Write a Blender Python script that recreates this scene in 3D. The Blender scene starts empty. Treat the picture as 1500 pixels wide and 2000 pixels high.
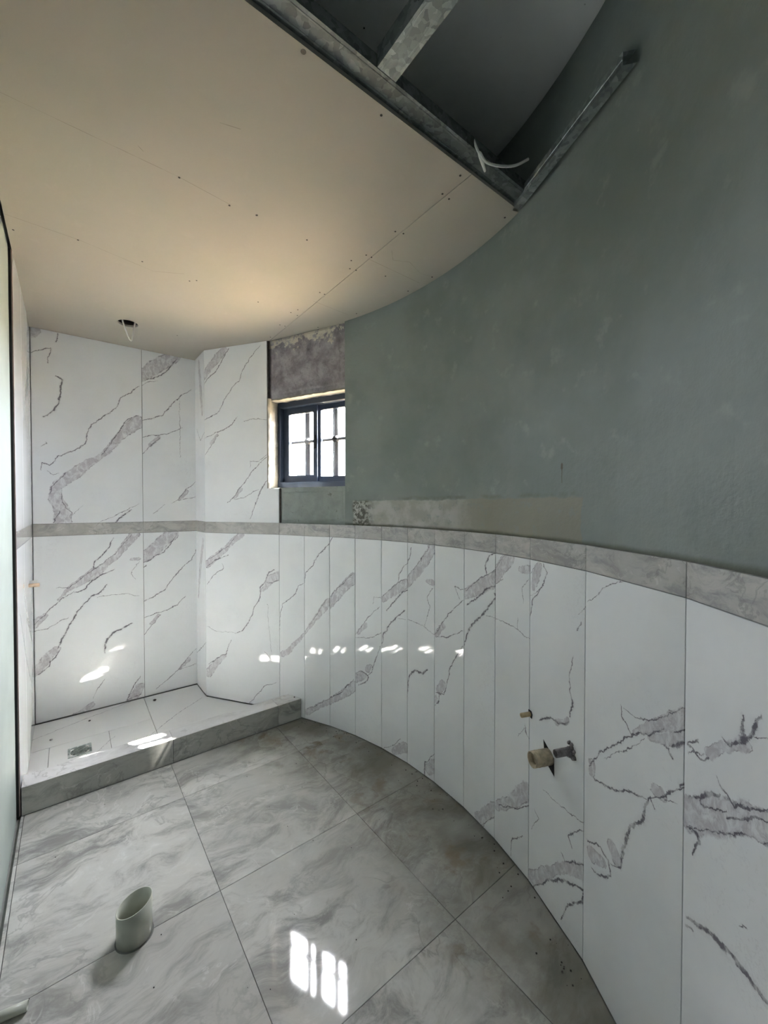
import bpy, bmesh, math, random
from mathutils import Vector, Matrix, noise as mnoise

# ---------------------------------------------------------------- camera, world, sun, large lights, exposure
SC = bpy.context.scene
COL = SC.collection
CAM_H = 1.414
YAW = math.radians(37.84)
PITCH = math.atan(13/789)
cd = bpy.data.cameras.new('camera')
cam = bpy.data.objects.new('camera', cd)
COL.objects.link(cam)
cd.sensor_fit = 'HORIZONTAL'; cd.sensor_width = 36; cd.lens = 36*789/1500
cd.clip_start = 0.02
cam.location = (0, 0, CAM_H)
cam.rotation_euler = (math.pi/2 - PITCH, 0, -YAW)
SC.camera = cam
SC.view_settings.view_transform = 'Standard'
SC.view_settings.look = 'None'
SC.view_settings.gamma = 1
SC.view_settings.use_curve_mapping = False
SC.view_settings.exposure = 1.36

SKY = 66.0
w = bpy.data.worlds.new('sky'); SC.world = w; w.use_nodes = True
bg = w.node_tree.nodes['Background']
bg.inputs[0].default_value = (0.945, 0.935, 1.0, 1); bg.inputs[1].default_value = SKY

sun = bpy.data.lights.new('sun', 'SUN'); sun.energy = 210; sun.angle = math.radians(0.8); sun.color = (1, .95, .87)
so = bpy.data.objects.new('sun', sun); COL.objects.link(so)
SUN_DIR = Vector((1.02, -0.108, 1.72)).normalized()       # towards the sun
so.rotation_euler = SUN_DIR.to_track_quat('Z', 'Y').to_euler()
so.location = (6, 0, 8)

# added soft fill light behind the camera, no visible source there
dl = bpy.data.lights.new('behind_camera_fill', 'AREA'); dl.shape = 'RECTANGLE'; dl.size = .8; dl.size_y = 2.0
dl.energy = 7; dl.color = (.95, .98, 1)
do = bpy.data.objects.new('behind_camera_fill', dl); COL.objects.link(do)
do.location = (-.9, -.75, 1.02); do.rotation_euler = (math.pi/2, 0, math.pi)
# sampling portal in the window opening (gives off no light of its own)
pl_ = bpy.data.lights.new('window_portal', 'AREA'); pl_.shape = 'RECTANGLE'; pl_.size = .64; pl_.size_y = .615; pl_.cycles.is_portal = True
po = bpy.data.objects.new('window_portal', pl_); COL.objects.link(po)
po.location = (1.2222+.9115*.16, 2.4290+.4113*.16, 1.8425)
po.rotation_euler = Vector((.9115, .4113, 0)).to_track_quat('Z', 'Y').to_euler()
SC.cycles.max_bounces = 9; SC.cycles.diffuse_bounces = 6; SC.cycles.glossy_bounces = 5; SC.cycles.transparent_max_bounces = 12
SC.cycles.sample_clamp_indirect = 0

# ---------------------------------------------------------------- measured plan of the room (metres)
NODES=[(1.132, 2.632), (1.2134, 2.4175), (1.2999, 2.2378), (1.3683, 2.0483), (1.4176, 1.849), (1.4452, 1.6522), (1.4528, 1.4532), (1.4394, 1.247), (1.4053, 1.0479), (1.3502, 0.8514), (1.2428, 0.5945), (1.05, 0.2867), (0.7765, -0.0042), (0.4498, -0.2338), (0.0833, -0.3925), (-0.3076, -0.4736), (-0.7069, -0.474)]
VEINS={'BU1': [('L',[(0.128,2.26,0.0022),(0.158,2.246,0.004),(0.148,2.161,0.004),(0.138,2.084,0.004),(0.12,2.043,0.004),(0.062,1.986,0.0022)]),('L',[(0.595,2.284,0.0012),(0.541,2.22,0.0022),(0.478,2.177,0.0022),(0.47,2.127,0.0022),(0.409,2.053,0.0022),(0.316,1.973,0.0022),(0.29,1.91,0.0022),(0.276,1.831,0.0022),(0.226,1.787,0.0022),(0.135,1.741,0.0022),(0.114,1.702,0.0022),(0.087,1.674,0.0022),(0.053,1.687,0.0022),(0.047,1.645,0.0012)]),('B',[(0.589,2.019,0.045),(0.531,1.97,0.04),(0.468,1.889,0.026),(0.406,1.802,0.022),(0.353,1.742,0.014),(0.301,1.706,0.026),(0.231,1.64,0.035),(0.169,1.583,0.033),(0.121,1.535,0.03),(0.114,1.459,0.035),(0.149,1.383,0.04),(0.154,1.306,0.045)]),('L',[(0.589,2.065,0.0011),(0.518,2.027,0.002),(0.475,1.947,0.002),(0.434,1.87,0.002),(0.366,1.759,0.0011)]),('L',[(0.175,1.629,0.0011),(0.097,1.534,0.002),(0.091,1.489,0.0011)]),('L',[(0.15,1.513,0.0008),(0.144,1.459,0.0015),(0.167,1.398,0.0015),(0.197,1.367,0.0015),(0.2,1.305,0.0008)]),('L',[(0.137,1.375,0.0022),(0.107,1.303,0.0022)]),('L',[(0.203,1.351,0.0006),(0.26,1.413,0.0006)]),('L',[(0.587,1.426,0.0008),(0.484,1.364,0.0015),(0.355,1.297,0.0008)]),('L',[(0.54,1.38,0.0027),(0.491,1.343,0.005),(0.442,1.295,0.0027)]),('B',[(0.005,2.518,0.035),(0.031,2.539,0.025)]),('L',[(0.14,2.538,0.0022),(0.128,2.486,0.0022)]),('L',[(0.004,2.386,0.0014),(0.078,2.429,0.0025),(0.101,2.434,0.0025),(0.085,2.337,0.0014)]),('L',[(0.048,1.798,0.0011),(0.071,1.815,0.002),(0.066,1.826,0.0011)]),('L',[(0.072,1.639,0.0007),(0.104,1.614,0.0012),(0.134,1.631,0.0007)])],'BU2': [('B',[(0.606,2.349,0.03),(0.681,2.423,0.05),(0.773,2.503,0.045),(0.836,2.543,0.035)]),('L',[(0.599,2.305,0.0017),(0.658,2.342,0.003),(0.741,2.384,0.003),(0.804,2.466,0.003),(0.844,2.531,0.0017)]),('L',[(0.598,2.272,0.0008),(0.665,2.326,0.0015),(0.718,2.34,0.0008)]),('L',[(0.948,2.321,0.0012),(0.923,2.29,0.0022),(0.874,2.259,0.0022),(0.817,2.188,0.0022),(0.746,2.091,0.0022),(0.678,2.06,0.0022),(0.604,2.029,0.0012)]),('L',[(0.595,1.902,0.0011),(0.647,1.924,0.002),(0.707,1.935,0.002),(0.768,1.95,0.002),(0.88,2.011,0.0011)]),('L',[(0.73,1.925,0.0011),(0.661,1.849,0.002),(0.601,1.772,0.0011)]),('B',[(0.722,1.924,0.012),(0.661,1.858,0.012)]),('L',[(0.862,2.231,0.0006),(0.864,2.009,0.001),(0.866,1.779,0.0006)]),('L',[(0.973,1.604,0.0009),(0.909,1.539,0.0016),(0.844,1.458,0.0016),(0.796,1.426,0.0009)]),('L',[(0.976,1.482,0.0009),(0.876,1.458,0.0016),(0.844,1.453,0.0009)]),('B',[(0.909,1.521,0.015),(0.852,1.458,0.01)]),('L',[(0.756,1.422,0.0007),(0.71,1.379,0.0012),(0.679,1.353,0.0007)])],'BL1': [('B',[(0.558,1.205,0.033),(0.441,1.05,0.02),(0.371,0.989,0.022),(0.317,0.944,0.036),(0.18,0.855,0.014),(0.123,0.791,0.005)]),('L',[(0.543,1.206,0.0009),(0.434,1.067,0.0016),(0.317,0.973,0.0016),(0.18,0.863,0.0016),(0.118,0.874,0.0009)]),('L',[(0.428,1.186,0.0017),(0.407,1.12,0.003),(0.365,1.064,0.003),(0.324,1.026,0.003),(0.317,0.977,0.0017)]),('L',[(0.433,0.962,0.0017),(0.371,0.939,0.003),(0.306,0.896,0.003),(0.263,0.844,0.003),(0.211,0.826,0.0017)]),('L',[(0.211,0.834,0.0011),(0.142,0.796,0.002),(0.074,0.727,0.002),(0.003,0.646,0.0011)]),('B',[(0.056,0.699,0.015),(0.003,0.646,0.025)]),('L',[(0.002,0.604,0.0009),(0.073,0.614,0.0016),(0.172,0.664,0.0009)]),('L',[(0.39,0.861,0.0019),(0.342,0.801,0.0035),(0.302,0.79,0.0035),(0.223,0.695,0.0035),(0.19,0.628,0.0035),(0.133,0.511,0.0035),(0.12,0.467,0.0019)]),('B',[(0.114,0.468,0.018),(0.071,0.43,0.026),(0.035,0.376,0.026),(-0.0,0.346,0.035)]),('L',[(0.126,0.457,0.0012),(0.107,0.414,0.0022),(0.074,0.39,0.0022),(0.07,0.36,0.0022),(-0.001,0.304,0.0012)]),('L',[(0.335,0.777,0.0006),(0.411,0.785,0.0011),(0.51,0.776,0.0011),(0.587,0.75,0.0006)]),('L',[(0.586,1.004,0.0007),(0.541,0.947,0.0012),(0.537,0.917,0.0012),(0.559,0.876,0.0007)]),('B',[(0.578,1.022,0.014),(0.534,1.025,0.008)]),('L',[(0.537,0.558,0.0027),(0.479,0.534,0.005),(0.422,0.511,0.005),(0.394,0.482,0.005),(0.373,0.428,0.005),(0.372,0.378,0.0027)]),('L',[(0.37,0.193,0.0007),(0.329,0.137,0.0012),(0.302,0.079,0.0007)]),('B',[(0.295,0.039,0.02),(0.248,0.004,0.02),(0.203,-0.006,0.015)]),('B',[(0.585,0.083,0.03),(0.547,0.032,0.03),(0.51,-0.0,0.02)]),('L',[(0.586,0.162,0.0012),(0.533,0.08,0.0022),(0.503,0.01,0.0022),(0.585,0.03,0.0012)])],'BL2': [('B',[(0.601,1.02,0.03),(0.678,1.076,0.045),(0.757,1.16,0.045),(0.806,1.194,0.045)]),('L',[(0.593,0.986,0.0015),(0.646,1.007,0.0028),(0.693,1.039,0.0028),(0.741,1.058,0.0028),(0.789,1.113,0.0028),(0.839,1.202,0.0015)]),('L',[(0.596,0.941,0.0022),(0.631,0.973,0.0022)]),('L',[(0.974,1.065,0.0011),(0.939,0.992,0.002),(0.879,0.941,0.002),(0.787,0.832,0.002),(0.746,0.773,0.002),(0.659,0.727,0.002),(0.606,0.708,0.0011)]),('L',[(0.597,0.577,0.0011),(0.697,0.609,0.002),(0.761,0.617,0.002),(0.835,0.651,0.002),(0.894,0.707,0.0011)]),('L',[(0.721,0.596,0.0011),(0.673,0.533,0.002),(0.611,0.46,0.0011)]),('B',[(0.705,0.59,0.012),(0.658,0.536,0.012)]),('L',[(0.978,0.288,0.0009),(0.899,0.221,0.0016),(0.839,0.142,0.0016),(0.773,0.095,0.0016),(0.685,0.037,0.0009)]),('L',[(0.968,0.162,0.0009),(0.839,0.142,0.0009)]),('B',[(0.908,0.209,0.018),(0.848,0.149,0.01)])],'CU': [('B',[(-0.016,2.336,0.015),(0.049,2.417,0.028),(0.121,2.481,0.032),(0.174,2.524,0.028)]),('L',[(-0.021,2.271,0.0014),(0.03,2.339,0.0025),(0.111,2.388,0.0025),(0.174,2.474,0.0025),(0.218,2.537,0.0014)]),('L',[(0.487,2.527,0.0011),(0.396,2.441,0.002),(0.337,2.364,0.002),(0.311,2.3,0.002),(0.259,2.266,0.002),(0.18,2.174,0.002),(0.135,2.098,0.002),(0.064,2.06,0.002),(-0.005,2.036,0.0011)]),('L',[(-0.01,1.904,0.0011),(0.089,1.935,0.002),(0.17,1.96,0.002),(0.24,1.991,0.002),(0.292,2.044,0.0011)]),('L',[(0.125,1.926,0.0011),(0.062,1.85,0.002),(0.007,1.786,0.0011)]),('B',[(0.116,1.927,0.008),(0.053,1.865,0.01)]),('L',[(0.343,2.005,0.0008),(0.41,2.022,0.0015),(0.476,2.017,0.0015),(0.537,2.01,0.0008)]),('L',[(0.536,1.765,0.0007),(0.474,1.719,0.0012),(0.4,1.721,0.0012),(0.399,1.679,0.0007)]),('L',[(0.532,1.751,0.0012),(0.424,1.658,0.0022),(0.305,1.533,0.0022),(0.253,1.469,0.0022),(0.201,1.434,0.0012)]),('B',[(0.322,1.526,0.012),(0.262,1.469,0.01)]),('L',[(0.535,1.585,0.0015),(0.49,1.524,0.0028),(0.456,1.461,0.0028),(0.397,1.321,0.0015)]),('L',[(0.473,1.524,0.0008),(0.423,1.511,0.0015),(0.347,1.469,0.0015),(0.253,1.455,0.0008)])],'CL': [('B',[(0.321,1.208,0.026),(0.246,1.159,0.02),(0.178,1.094,0.02),(0.1,1.043,0.026),(0.02,0.984,0.03)]),('L',[(0.284,1.207,0.0008),(0.207,1.119,0.0015),(0.1,1.059,0.0015),(0.01,1.007,0.0008)]),('L',[(0.207,1.056,0.0014),(0.08,1.01,0.0025),(0.01,0.955,0.0014)]),('L',[(0.148,0.99,0.0008),(0.163,0.959,0.0015),(0.069,0.898,0.0015),(0.014,0.83,0.0008)]),('B',[(0.627,0.929,0.035),(0.565,0.903,0.03),(0.52,0.847,0.02),(0.484,0.814,0.01)]),('L',[(0.592,0.969,0.0014),(0.548,0.947,0.0025),(0.525,0.893,0.0025),(0.475,0.836,0.0025),(0.475,0.767,0.0025),(0.429,0.702,0.0025),(0.401,0.629,0.0025),(0.373,0.58,0.0025),(0.326,0.521,0.0025),(0.264,0.491,0.0014)]),('L',[(0.525,0.881,0.0011),(0.565,0.872,0.002),(0.627,0.899,0.0011)]),('L',[(0.265,0.495,0.0006),(0.085,0.493,0.001),(0.011,0.522,0.0006)]),('L',[(0.231,0.44,0.0012),(0.192,0.372,0.0022),(0.182,0.339,0.0022),(0.093,0.288,0.0022),(0.023,0.239,0.0012)]),('B',[(0.172,0.322,0.012),(0.093,0.256,0.026),(0.023,0.174,0.03)]),('L',[(0.605,0.184,0.0008),(0.507,0.146,0.0015),(0.443,0.075,0.0015),(0.378,0.002,0.0008)]),('L',[(0.509,0.385,0.0011),(0.571,0.339,0.0011)]),('L',[(0.537,0.726,0.0004),(0.546,0.573,0.0008),(0.571,0.347,0.0004)])],'S1': [('L',[(0.224,0.899,0.001),(0.176,0.88,0.0018),(0.156,0.826,0.0018),(0.086,0.774,0.0018),(0.034,0.738,0.0018),(0.008,0.674,0.0018),(0.002,0.559,0.001)]),('B',[(0.223,0.559,0.01),(0.154,0.496,0.014),(0.084,0.423,0.02),(0.022,0.389,0.018)])],'S2': [('L',[(0.224,1.21,0.0012),(0.186,1.16,0.0022),(0.101,1.079,0.0022),(0.071,1.02,0.0022),(0.013,0.976,0.0022),(-0.0,0.903,0.0012)]),('B',[(0.194,0.798,0.026),(0.126,0.72,0.02),(-0.006,0.566,0.01)]),('L',[(0.189,0.825,0.0008),(0.109,0.718,0.0015),(-0.006,0.573,0.0008)]),('B',[(0.2,0.16,0.018),(0.098,0.102,0.02),(0.019,0.048,0.02)]),('L',[(0.196,0.173,0.0008),(0.081,0.105,0.0015),(0.01,0.068,0.0008)])],'S3': [('B',[(0.197,0.971,0.035),(0.1,0.893,0.032),(-0.006,0.776,0.026)]),('L',[(0.193,1.001,0.0011),(0.1,0.924,0.002),(-0.006,0.825,0.0011)]),('L',[(0.048,1.232,0.001),(0.013,1.196,0.0018),(-0.01,1.16,0.001)]),('B',[(0.196,0.306,0.03),(0.098,0.227,0.024),(0.001,0.16,0.02)]),('L',[(0.192,0.345,0.0012),(0.09,0.239,0.0022),(0.001,0.181,0.0012)])],'S4': [('L',[(0.191,0.825,0.0011),(0.098,0.741,0.002),(0.005,0.627,0.0011)]),('B',[(0.088,0.701,0.012),(0.026,0.643,0.015)]),('L',[(0.005,0.607,0.0008),(0.108,0.625,0.0015),(0.2,0.671,0.0008)]),('L',[(0.2,0.877,0.0007),(0.147,0.878,0.0012),(0.143,0.832,0.0007)]),('B',[(0.098,0.434,0.02),(0.128,0.457,0.014)]),('B',[(0.005,0.356,0.025),(0.067,0.388,0.022)]),('L',[(0.005,0.391,0.0013),(0.057,0.412,0.0024),(0.103,0.397,0.0024),(0.097,0.361,0.0024),(0.026,0.318,0.0013)]),('L',[(0.2,0.595,0.0012),(0.152,0.486,0.0022),(0.137,0.429,0.0022),(0.103,0.401,0.0012)])],'S5': [('B',[(0.186,0.986,0.028),(0.11,0.94,0.028),(0.01,0.873,0.018)]),('L',[(0.186,1.014,0.0008),(0.11,0.969,0.0015),(-0.0,0.883,0.0008)]),('L',[(0.194,1.099,0.0014),(0.139,1.037,0.0025),(0.13,0.986,0.0014)]),('L',[(0.232,0.965,0.0017),(0.158,0.933,0.003),(0.081,0.856,0.003),(0.041,0.812,0.0017)]),('L',[(0.182,0.838,0.0018),(0.13,0.8,0.0032),(0.051,0.719,0.0032),(0.021,0.675,0.0032),(-0.005,0.587,0.0018)]),('L',[(0.13,0.778,0.0006),(0.191,0.792,0.0006)]),('L',[(0.15,0.117,0.0008),(0.101,0.061,0.0015),(0.021,0.005,0.0008)]),('B',[(0.178,0.079,0.03),(0.101,0.025,0.02)])],'S6': [('B',[(0.186,1.198,0.032),(0.132,1.127,0.028),(0.056,1.044,0.026),(-0.004,0.994,0.028)]),('L',[(0.168,1.21,0.0009),(0.104,1.131,0.0016),(-0.004,1.022,0.0009)]),('L',[(0.031,1.186,0.0014),(0.016,1.136,0.0025),(-0.004,1.099,0.0014)]),('L',[(-0.008,0.791,0.0006),(0.037,0.793,0.001),(0.123,0.782,0.001),(0.2,0.757,0.0006)]),('L',[(0.186,0.996,0.0007),(0.146,0.943,0.0012),(0.169,0.894,0.0012),(0.128,0.786,0.0007)]),('B',[(0.186,1.022,0.018),(0.15,1.023,0.012)]),('L',[(-0.005,0.903,0.0022),(0.002,0.876,0.0022)]),('L',[(0.151,0.565,0.0025),(0.114,0.534,0.0045),(0.057,0.529,0.0045),(0.017,0.489,0.0045),(0.002,0.441,0.0045),(-0.003,0.383,0.0025)]),('B',[(0.197,0.087,0.03),(0.162,0.049,0.028)]),('L',[(0.202,0.148,0.0012),(0.134,0.069,0.0022),(0.134,0.001,0.0022),(0.18,-0.002,0.0012)])],'S7': [('L',[(0.202,0.972,0.0011),(0.099,0.883,0.002),(0.006,0.765,0.0011)]),('B',[(0.063,0.818,0.016),(0.016,0.768,0.015)]),('L',[(0.006,0.752,0.0011),(0.099,0.771,0.002),(0.203,0.829,0.0011)]),('L',[(0.177,0.974,0.0008),(0.143,1.025,0.0015),(0.202,1.02,0.0008)]),('L',[(0.199,0.756,0.0012),(0.161,0.702,0.0022),(0.118,0.639,0.0022),(0.1,0.577,0.0022),(0.091,0.529,0.0022),(0.073,0.484,0.0022),(0.012,0.464,0.0012)]),('B',[(0.064,0.532,0.022),(0.036,0.489,0.022)]),('L',[(0.04,0.465,0.0012),(0.036,0.431,0.0022),(0.007,0.4,0.0012)]),('B',[(0.017,0.443,0.01),(0.012,0.421,0.01)])],'S8': [('B',[(0.202,1.107,0.032),(0.116,1.059,0.034),(0.013,1.006,0.026)]),('L',[(0.202,1.145,0.0009),(0.116,1.099,0.0016),(0.013,1.023,0.0009)]),('L',[(0.202,1.212,0.0015),(0.163,1.2,0.0028),(0.144,1.153,0.0028),(0.148,1.12,0.0015)]),('L',[(0.202,1.08,0.0019),(0.133,1.04,0.0034),(0.083,0.996,0.0034),(0.022,0.96,0.0019)]),('L',[(0.21,1.033,0.0022),(0.133,0.945,0.004),(0.058,0.875,0.004),(0.023,0.824,0.004),(0.005,0.766,0.0022)]),('L',[(0.149,0.938,0.0008),(0.203,0.94,0.0008)]),('L',[(0.195,1.044,0.0022),(0.204,1.016,0.0022)]),('B',[(0.201,0.128,0.026),(0.106,0.018,0.026)]),('L',[(0.201,0.095,0.0008),(0.155,0.04,0.0015),(0.131,-0.005,0.0008)])],'S9': [('B',[(0.088,1.209,0.032),(0.033,1.155,0.03),(0.0,1.118,0.03)]),('L',[(0.057,1.21,0.0009),(0.0,1.15,0.0009)]),('L',[(0.05,1.115,0.0011),(0.0,1.085,0.0011)]),('L',[(0.002,0.94,0.0006),(0.075,0.938,0.0011),(0.135,0.93,0.0011),(0.205,0.912,0.0006)]),('B',[(0.203,1.175,0.018),(0.155,1.167,0.014)]),('L',[(0.197,1.14,0.0007),(0.163,1.095,0.0012),(0.17,1.043,0.0007)]),('L',[(0.139,0.981,0.0006),(0.135,0.93,0.0006)]),('L',[(0.181,0.581,0.0007),(0.188,0.555,0.0013),(0.205,0.535,0.0007)]),('L',[(0.181,0.566,0.0006),(0.142,0.516,0.0006)]),('B',[(0.197,0.336,0.032),(0.111,0.238,0.026),(0.016,0.15,0.016)]),('L',[(0.211,0.287,0.0011),(0.141,0.228,0.002),(0.032,0.167,0.0011)]),('L',[(0.17,0.141,0.0011),(0.112,0.089,0.002),(0.105,0.016,0.0011)])],'S10': [('B',[(0.052,1.192,0.018),(0.037,1.157,0.024),(0.019,1.112,0.012)]),('L',[(0.077,1.209,0.0011),(0.098,1.179,0.002),(0.077,1.132,0.002),(0.012,1.058,0.002),(0.005,1.008,0.0011)]),('L',[(0.003,1.161,0.0008),(0.044,1.209,0.0008)]),('L',[(0.004,1.075,0.0007),(0.081,1.131,0.0007)]),('L',[(0.282,1.108,0.0006),(0.25,1.073,0.0006)]),('L',[(0.264,1.046,0.0014),(0.239,1.017,0.0014)]),('L',[(0.229,0.932,0.0008),(0.218,0.899,0.0015),(0.209,0.846,0.0015),(0.219,0.808,0.0008)]),('L',[(0.219,0.808,0.0019),(0.228,0.783,0.0035),(0.214,0.727,0.0019)]),('L',[(0.208,0.711,0.0019),(0.165,0.68,0.0035),(0.127,0.682,0.0035),(0.082,0.659,0.0035),(0.061,0.637,0.0019)]),('B',[(0.202,0.712,0.01),(0.153,0.678,0.01)]),('L',[(0.081,0.406,0.0006),(0.187,0.41,0.001),(0.284,0.437,0.0006)]),('L',[(0.038,0.3,0.0006),(0.061,0.279,0.001),(0.016,0.212,0.0006)]),('L',[(0.284,0.417,0.0011),(0.206,0.339,0.002),(0.23,0.312,0.0011)]),('B',[(0.28,0.278,0.026),(0.189,0.214,0.014),(0.026,0.032,0.024)]),('L',[(0.026,-0.007,0.0017),(0.112,0.101,0.003),(0.213,0.189,0.003),(0.281,0.222,0.003),(0.276,0.177,0.003),(0.214,0.117,0.003),(0.179,0.031,0.0017)]),('L',[(0.176,0.255,0.0011),(0.201,0.241,0.002),(0.28,0.306,0.0011)])],'S11': [('B',[(0.367,0.951,0.022),(0.323,0.921,0.022),(0.257,0.874,0.012),(0.214,0.837,0.006)]),('L',[(0.368,0.977,0.0007),(0.319,0.937,0.0012),(0.257,0.889,0.0012),(0.218,0.875,0.0012),(0.171,0.878,0.0007)]),('L',[(0.161,0.88,0.0009),(0.169,0.853,0.0016),(0.201,0.826,0.0009)]),('L',[(0.308,0.9,0.0012),(0.266,0.861,0.0022),(0.21,0.83,0.0022),(0.163,0.78,0.0022),(0.083,0.704,0.0022),(0.023,0.628,0.0012)]),('L',[(0.249,0.838,0.0006),(0.206,0.792,0.001),(0.095,0.692,0.0006)]),('B',[(0.042,0.64,0.018),(0.036,0.617,0.016)]),('L',[(0.369,0.93,0.0012),(0.354,0.916,0.0022),(0.334,0.904,0.0012)]),('B',[(0.364,0.916,0.02),(0.334,0.887,0.014),(0.266,0.853,0.008)]),('L',[(0.369,0.902,0.0025),(0.348,0.889,0.0045),(0.331,0.869,0.0025)]),('L',[(0.298,0.86,0.0011),(0.32,0.861,0.002),(0.335,0.841,0.0011)]),('L',[(0.176,1.214,0.0008),(0.094,1.182,0.0014),(0.01,1.118,0.0008)]),('L',[(0.049,0.606,0.0014),(0.125,0.627,0.0025),(0.202,0.672,0.0025),(0.255,0.693,0.0014)]),('L',[(0.369,0.805,0.0011),(0.345,0.785,0.002),(0.311,0.745,0.002),(0.27,0.707,0.0011)]),('L',[(0.371,0.818,0.0027),(0.349,0.796,0.0027)]),('L',[(0.27,0.711,0.0022),(0.25,0.666,0.004),(0.246,0.636,0.004),(0.203,0.583,0.004),(0.187,0.541,0.004),(0.176,0.502,0.004),(0.165,0.443,0.0022)]),('L',[(0.27,0.707,0.0017),(0.284,0.692,0.0017)]),('L',[(0.311,0.738,0.0008),(0.346,0.747,0.0008)]),('B',[(0.302,0.742,0.014),(0.284,0.736,0.014)]),('L',[(0.018,0.393,0.0014),(0.08,0.425,0.0025),(0.121,0.416,0.0025),(0.128,0.384,0.0025),(0.074,0.338,0.0025),(0.045,0.33,0.0014)]),('B',[(0.037,0.37,0.022),(0.095,0.393,0.014)]),('B',[(0.133,0.47,0.02),(0.146,0.456,0.022)]),('L',[(0.127,0.418,0.0012),(0.162,0.442,0.0022),(0.182,0.499,0.0012)])],'S12': [('B',[(0.014,0.749,0.035),(0.079,0.796,0.032),(0.138,0.842,0.028),(0.189,0.873,0.026),(0.216,0.88,0.03)]),('L',[(0.012,0.721,0.0008),(0.1,0.784,0.0015),(0.166,0.831,0.0015),(0.215,0.855,0.0008)]),('L',[(0.038,0.806,0.0027),(0.078,0.835,0.005),(0.102,0.856,0.0027)]),('L',[(0.056,0.816,0.0011),(0.061,0.801,0.002),(0.126,0.842,0.0011)]),('L',[(0.126,0.831,0.0014),(0.179,0.874,0.0025),(0.214,0.893,0.0014)]),('L',[(0.096,0.891,0.0011),(0.108,0.875,0.002),(0.137,0.867,0.002),(0.182,0.889,0.002),(0.214,0.912,0.0011)]),('L',[(0.02,0.723,0.0019),(0.044,0.733,0.0035),(0.053,0.719,0.0035),(0.03,0.679,0.0019)]),('L',[(0.009,0.902,0.0022),(0.049,0.929,0.0022)]),('L',[(0.009,0.899,0.0014),(0.054,0.895,0.0025),(0.076,0.913,0.0014)]),('L',[(0.014,0.882,0.0011),(0.063,0.914,0.0011)]),('B',[(0.076,0.921,0.01),(0.12,0.962,0.01),(0.163,0.994,0.012)]),('L',[(0.108,0.973,0.0019),(0.128,0.971,0.0035),(0.17,1.008,0.0035),(0.186,1.036,0.0035),(0.198,1.058,0.0019)]),('L',[(0.159,1.038,0.0019),(0.156,1.009,0.0035),(0.166,1.004,0.0019)]),('L',[(0.176,1.015,0.0008),(0.211,1.026,0.0008)]),('L',[(0.013,0.53,0.0027),(0.07,0.557,0.005),(0.123,0.581,0.005),(0.174,0.593,0.005),(0.214,0.591,0.0027)]),('L',[(0.153,0.58,0.0027),(0.177,0.589,0.0027)]),('L',[(0.014,0.507,0.0027),(0.033,0.518,0.0027)]),('L',[(0.157,0.66,0.0011),(0.173,0.672,0.0011)])]}
SCREWS=[(0.589,1.569),(0.812,1.583),(1.042,1.589),(1.072,1.647),(1.103,1.64),(1.073,1.513),(1.102,1.512),(1.246,1.592),(1.077,1.31),(1.112,1.299),(1.084,1.048),(1.121,1.05),(1.073,0.953),(1.367,0.982),(1.064,1.928),(1.093,1.928),(1.039,2.232),(1.056,2.176),(1.085,2.242),(1.054,2.425),(1.087,2.423),(1.079,2.639),(1.427,1.629),(1.434,1.456),(1.351,2.005),(1.26,2.309),(0.473,0.938),(0.727,0.949),(0.31,1.556),(0.488,1.583),(0.588,1.571),(0.038,2.185),(0.277,2.193),(0.841,2.229),(-0.174,2.269),(0.489,2.235),(0.516,2.208),(0.577,2.997)]
PENCIL=[[(-0.141,1.54),(0.31,1.554),(0.49,1.577)],[(-0.203,2.166),(0.039,2.181),(0.331,2.25),(0.454,2.183)],[(1.099,1.53),(1.423,1.534)],[(1.08,2.03),(1.321,2.049)],[(1.145,1.418),(1.193,1.467),(1.264,1.432),(1.371,1.47),(1.433,1.451)],[(0.363,1.261),(0.418,1.244)],[(0.181,1.5),(0.197,1.513)]]
CX, CY, R = -0.509, 1.478, 1.962        # the round wall: centre and radius of the tile face
A0 = (0.785, 3.16)                      # corner where the shower side wall begins
BACK = 3.42; LEFT = -0.192; CEIL = 2.55; UP = 2.87
BAND0, BAND1 = 1.214, 1.293             # grey border strip on the walls
OFF = 0.014                             # plaster face behind the tile face
PG = (1.3535, 2.1380)                    # where the green plaster starts beside the opening
PL = (1.0908+.9115*.015, 2.7201+.4113*.015); PR = (1.3535+.9115*.015, 2.1380+.4113*.015)   # ends of the window opening on the plaster face
WZ0, WZ1 = 1.535, 2.15
CURB0, CURB1, CURBZ = 2.442, 2.556, 0.13

# ---------------------------------------------------------------- helpers
def link(name, me, parent=None, mat=None):
    o = bpy.data.objects.new(name, me)
    COL.objects.link(o)
    if parent is not None: o.parent = parent
    if mat is not None and me is not None:
        for m in (mat if isinstance(mat, (list, tuple)) else [mat]): me.materials.append(m)
    return o
def empty(name, loc=(0, 0, 0), rz=0):
    o = bpy.data.objects.new(name, None); COL.objects.link(o); o.location = loc; o.rotation_euler = (0, 0, rz)
    o.empty_display_size = .1
    return o
def tag(o, label=None, cat=None, group=None, kind=None):
    for k, v in (('label', label), ('category', cat), ('group', group), ('kind', kind)):
        if v: o[k] = v
    return o
def mesh_of(bm, name, smooth=False):
    me = bpy.data.meshes.new(name); bm.normal_update(); bm.to_mesh(me); bm.free()
    if smooth:
        for p in me.polygons: p.use_smooth = True
    return me
def bm_box(bm, x0, x1, y0, y1, z0, z1, M=None):
    vs = [bm.verts.new((x, y, z)) for x in (x0, x1) for y in (y0, y1) for z in (z0, z1)]
    for f in ((0, 1, 3, 2), (4, 6, 7, 5), (0, 4, 5, 1), (2, 3, 7, 6), (0, 2, 6, 4), (1, 5, 7, 3)):
        bm.faces.new([vs[i] for i in f])
    if M is not None:
        for v in vs: v.co = M @ v.co
    return vs
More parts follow.
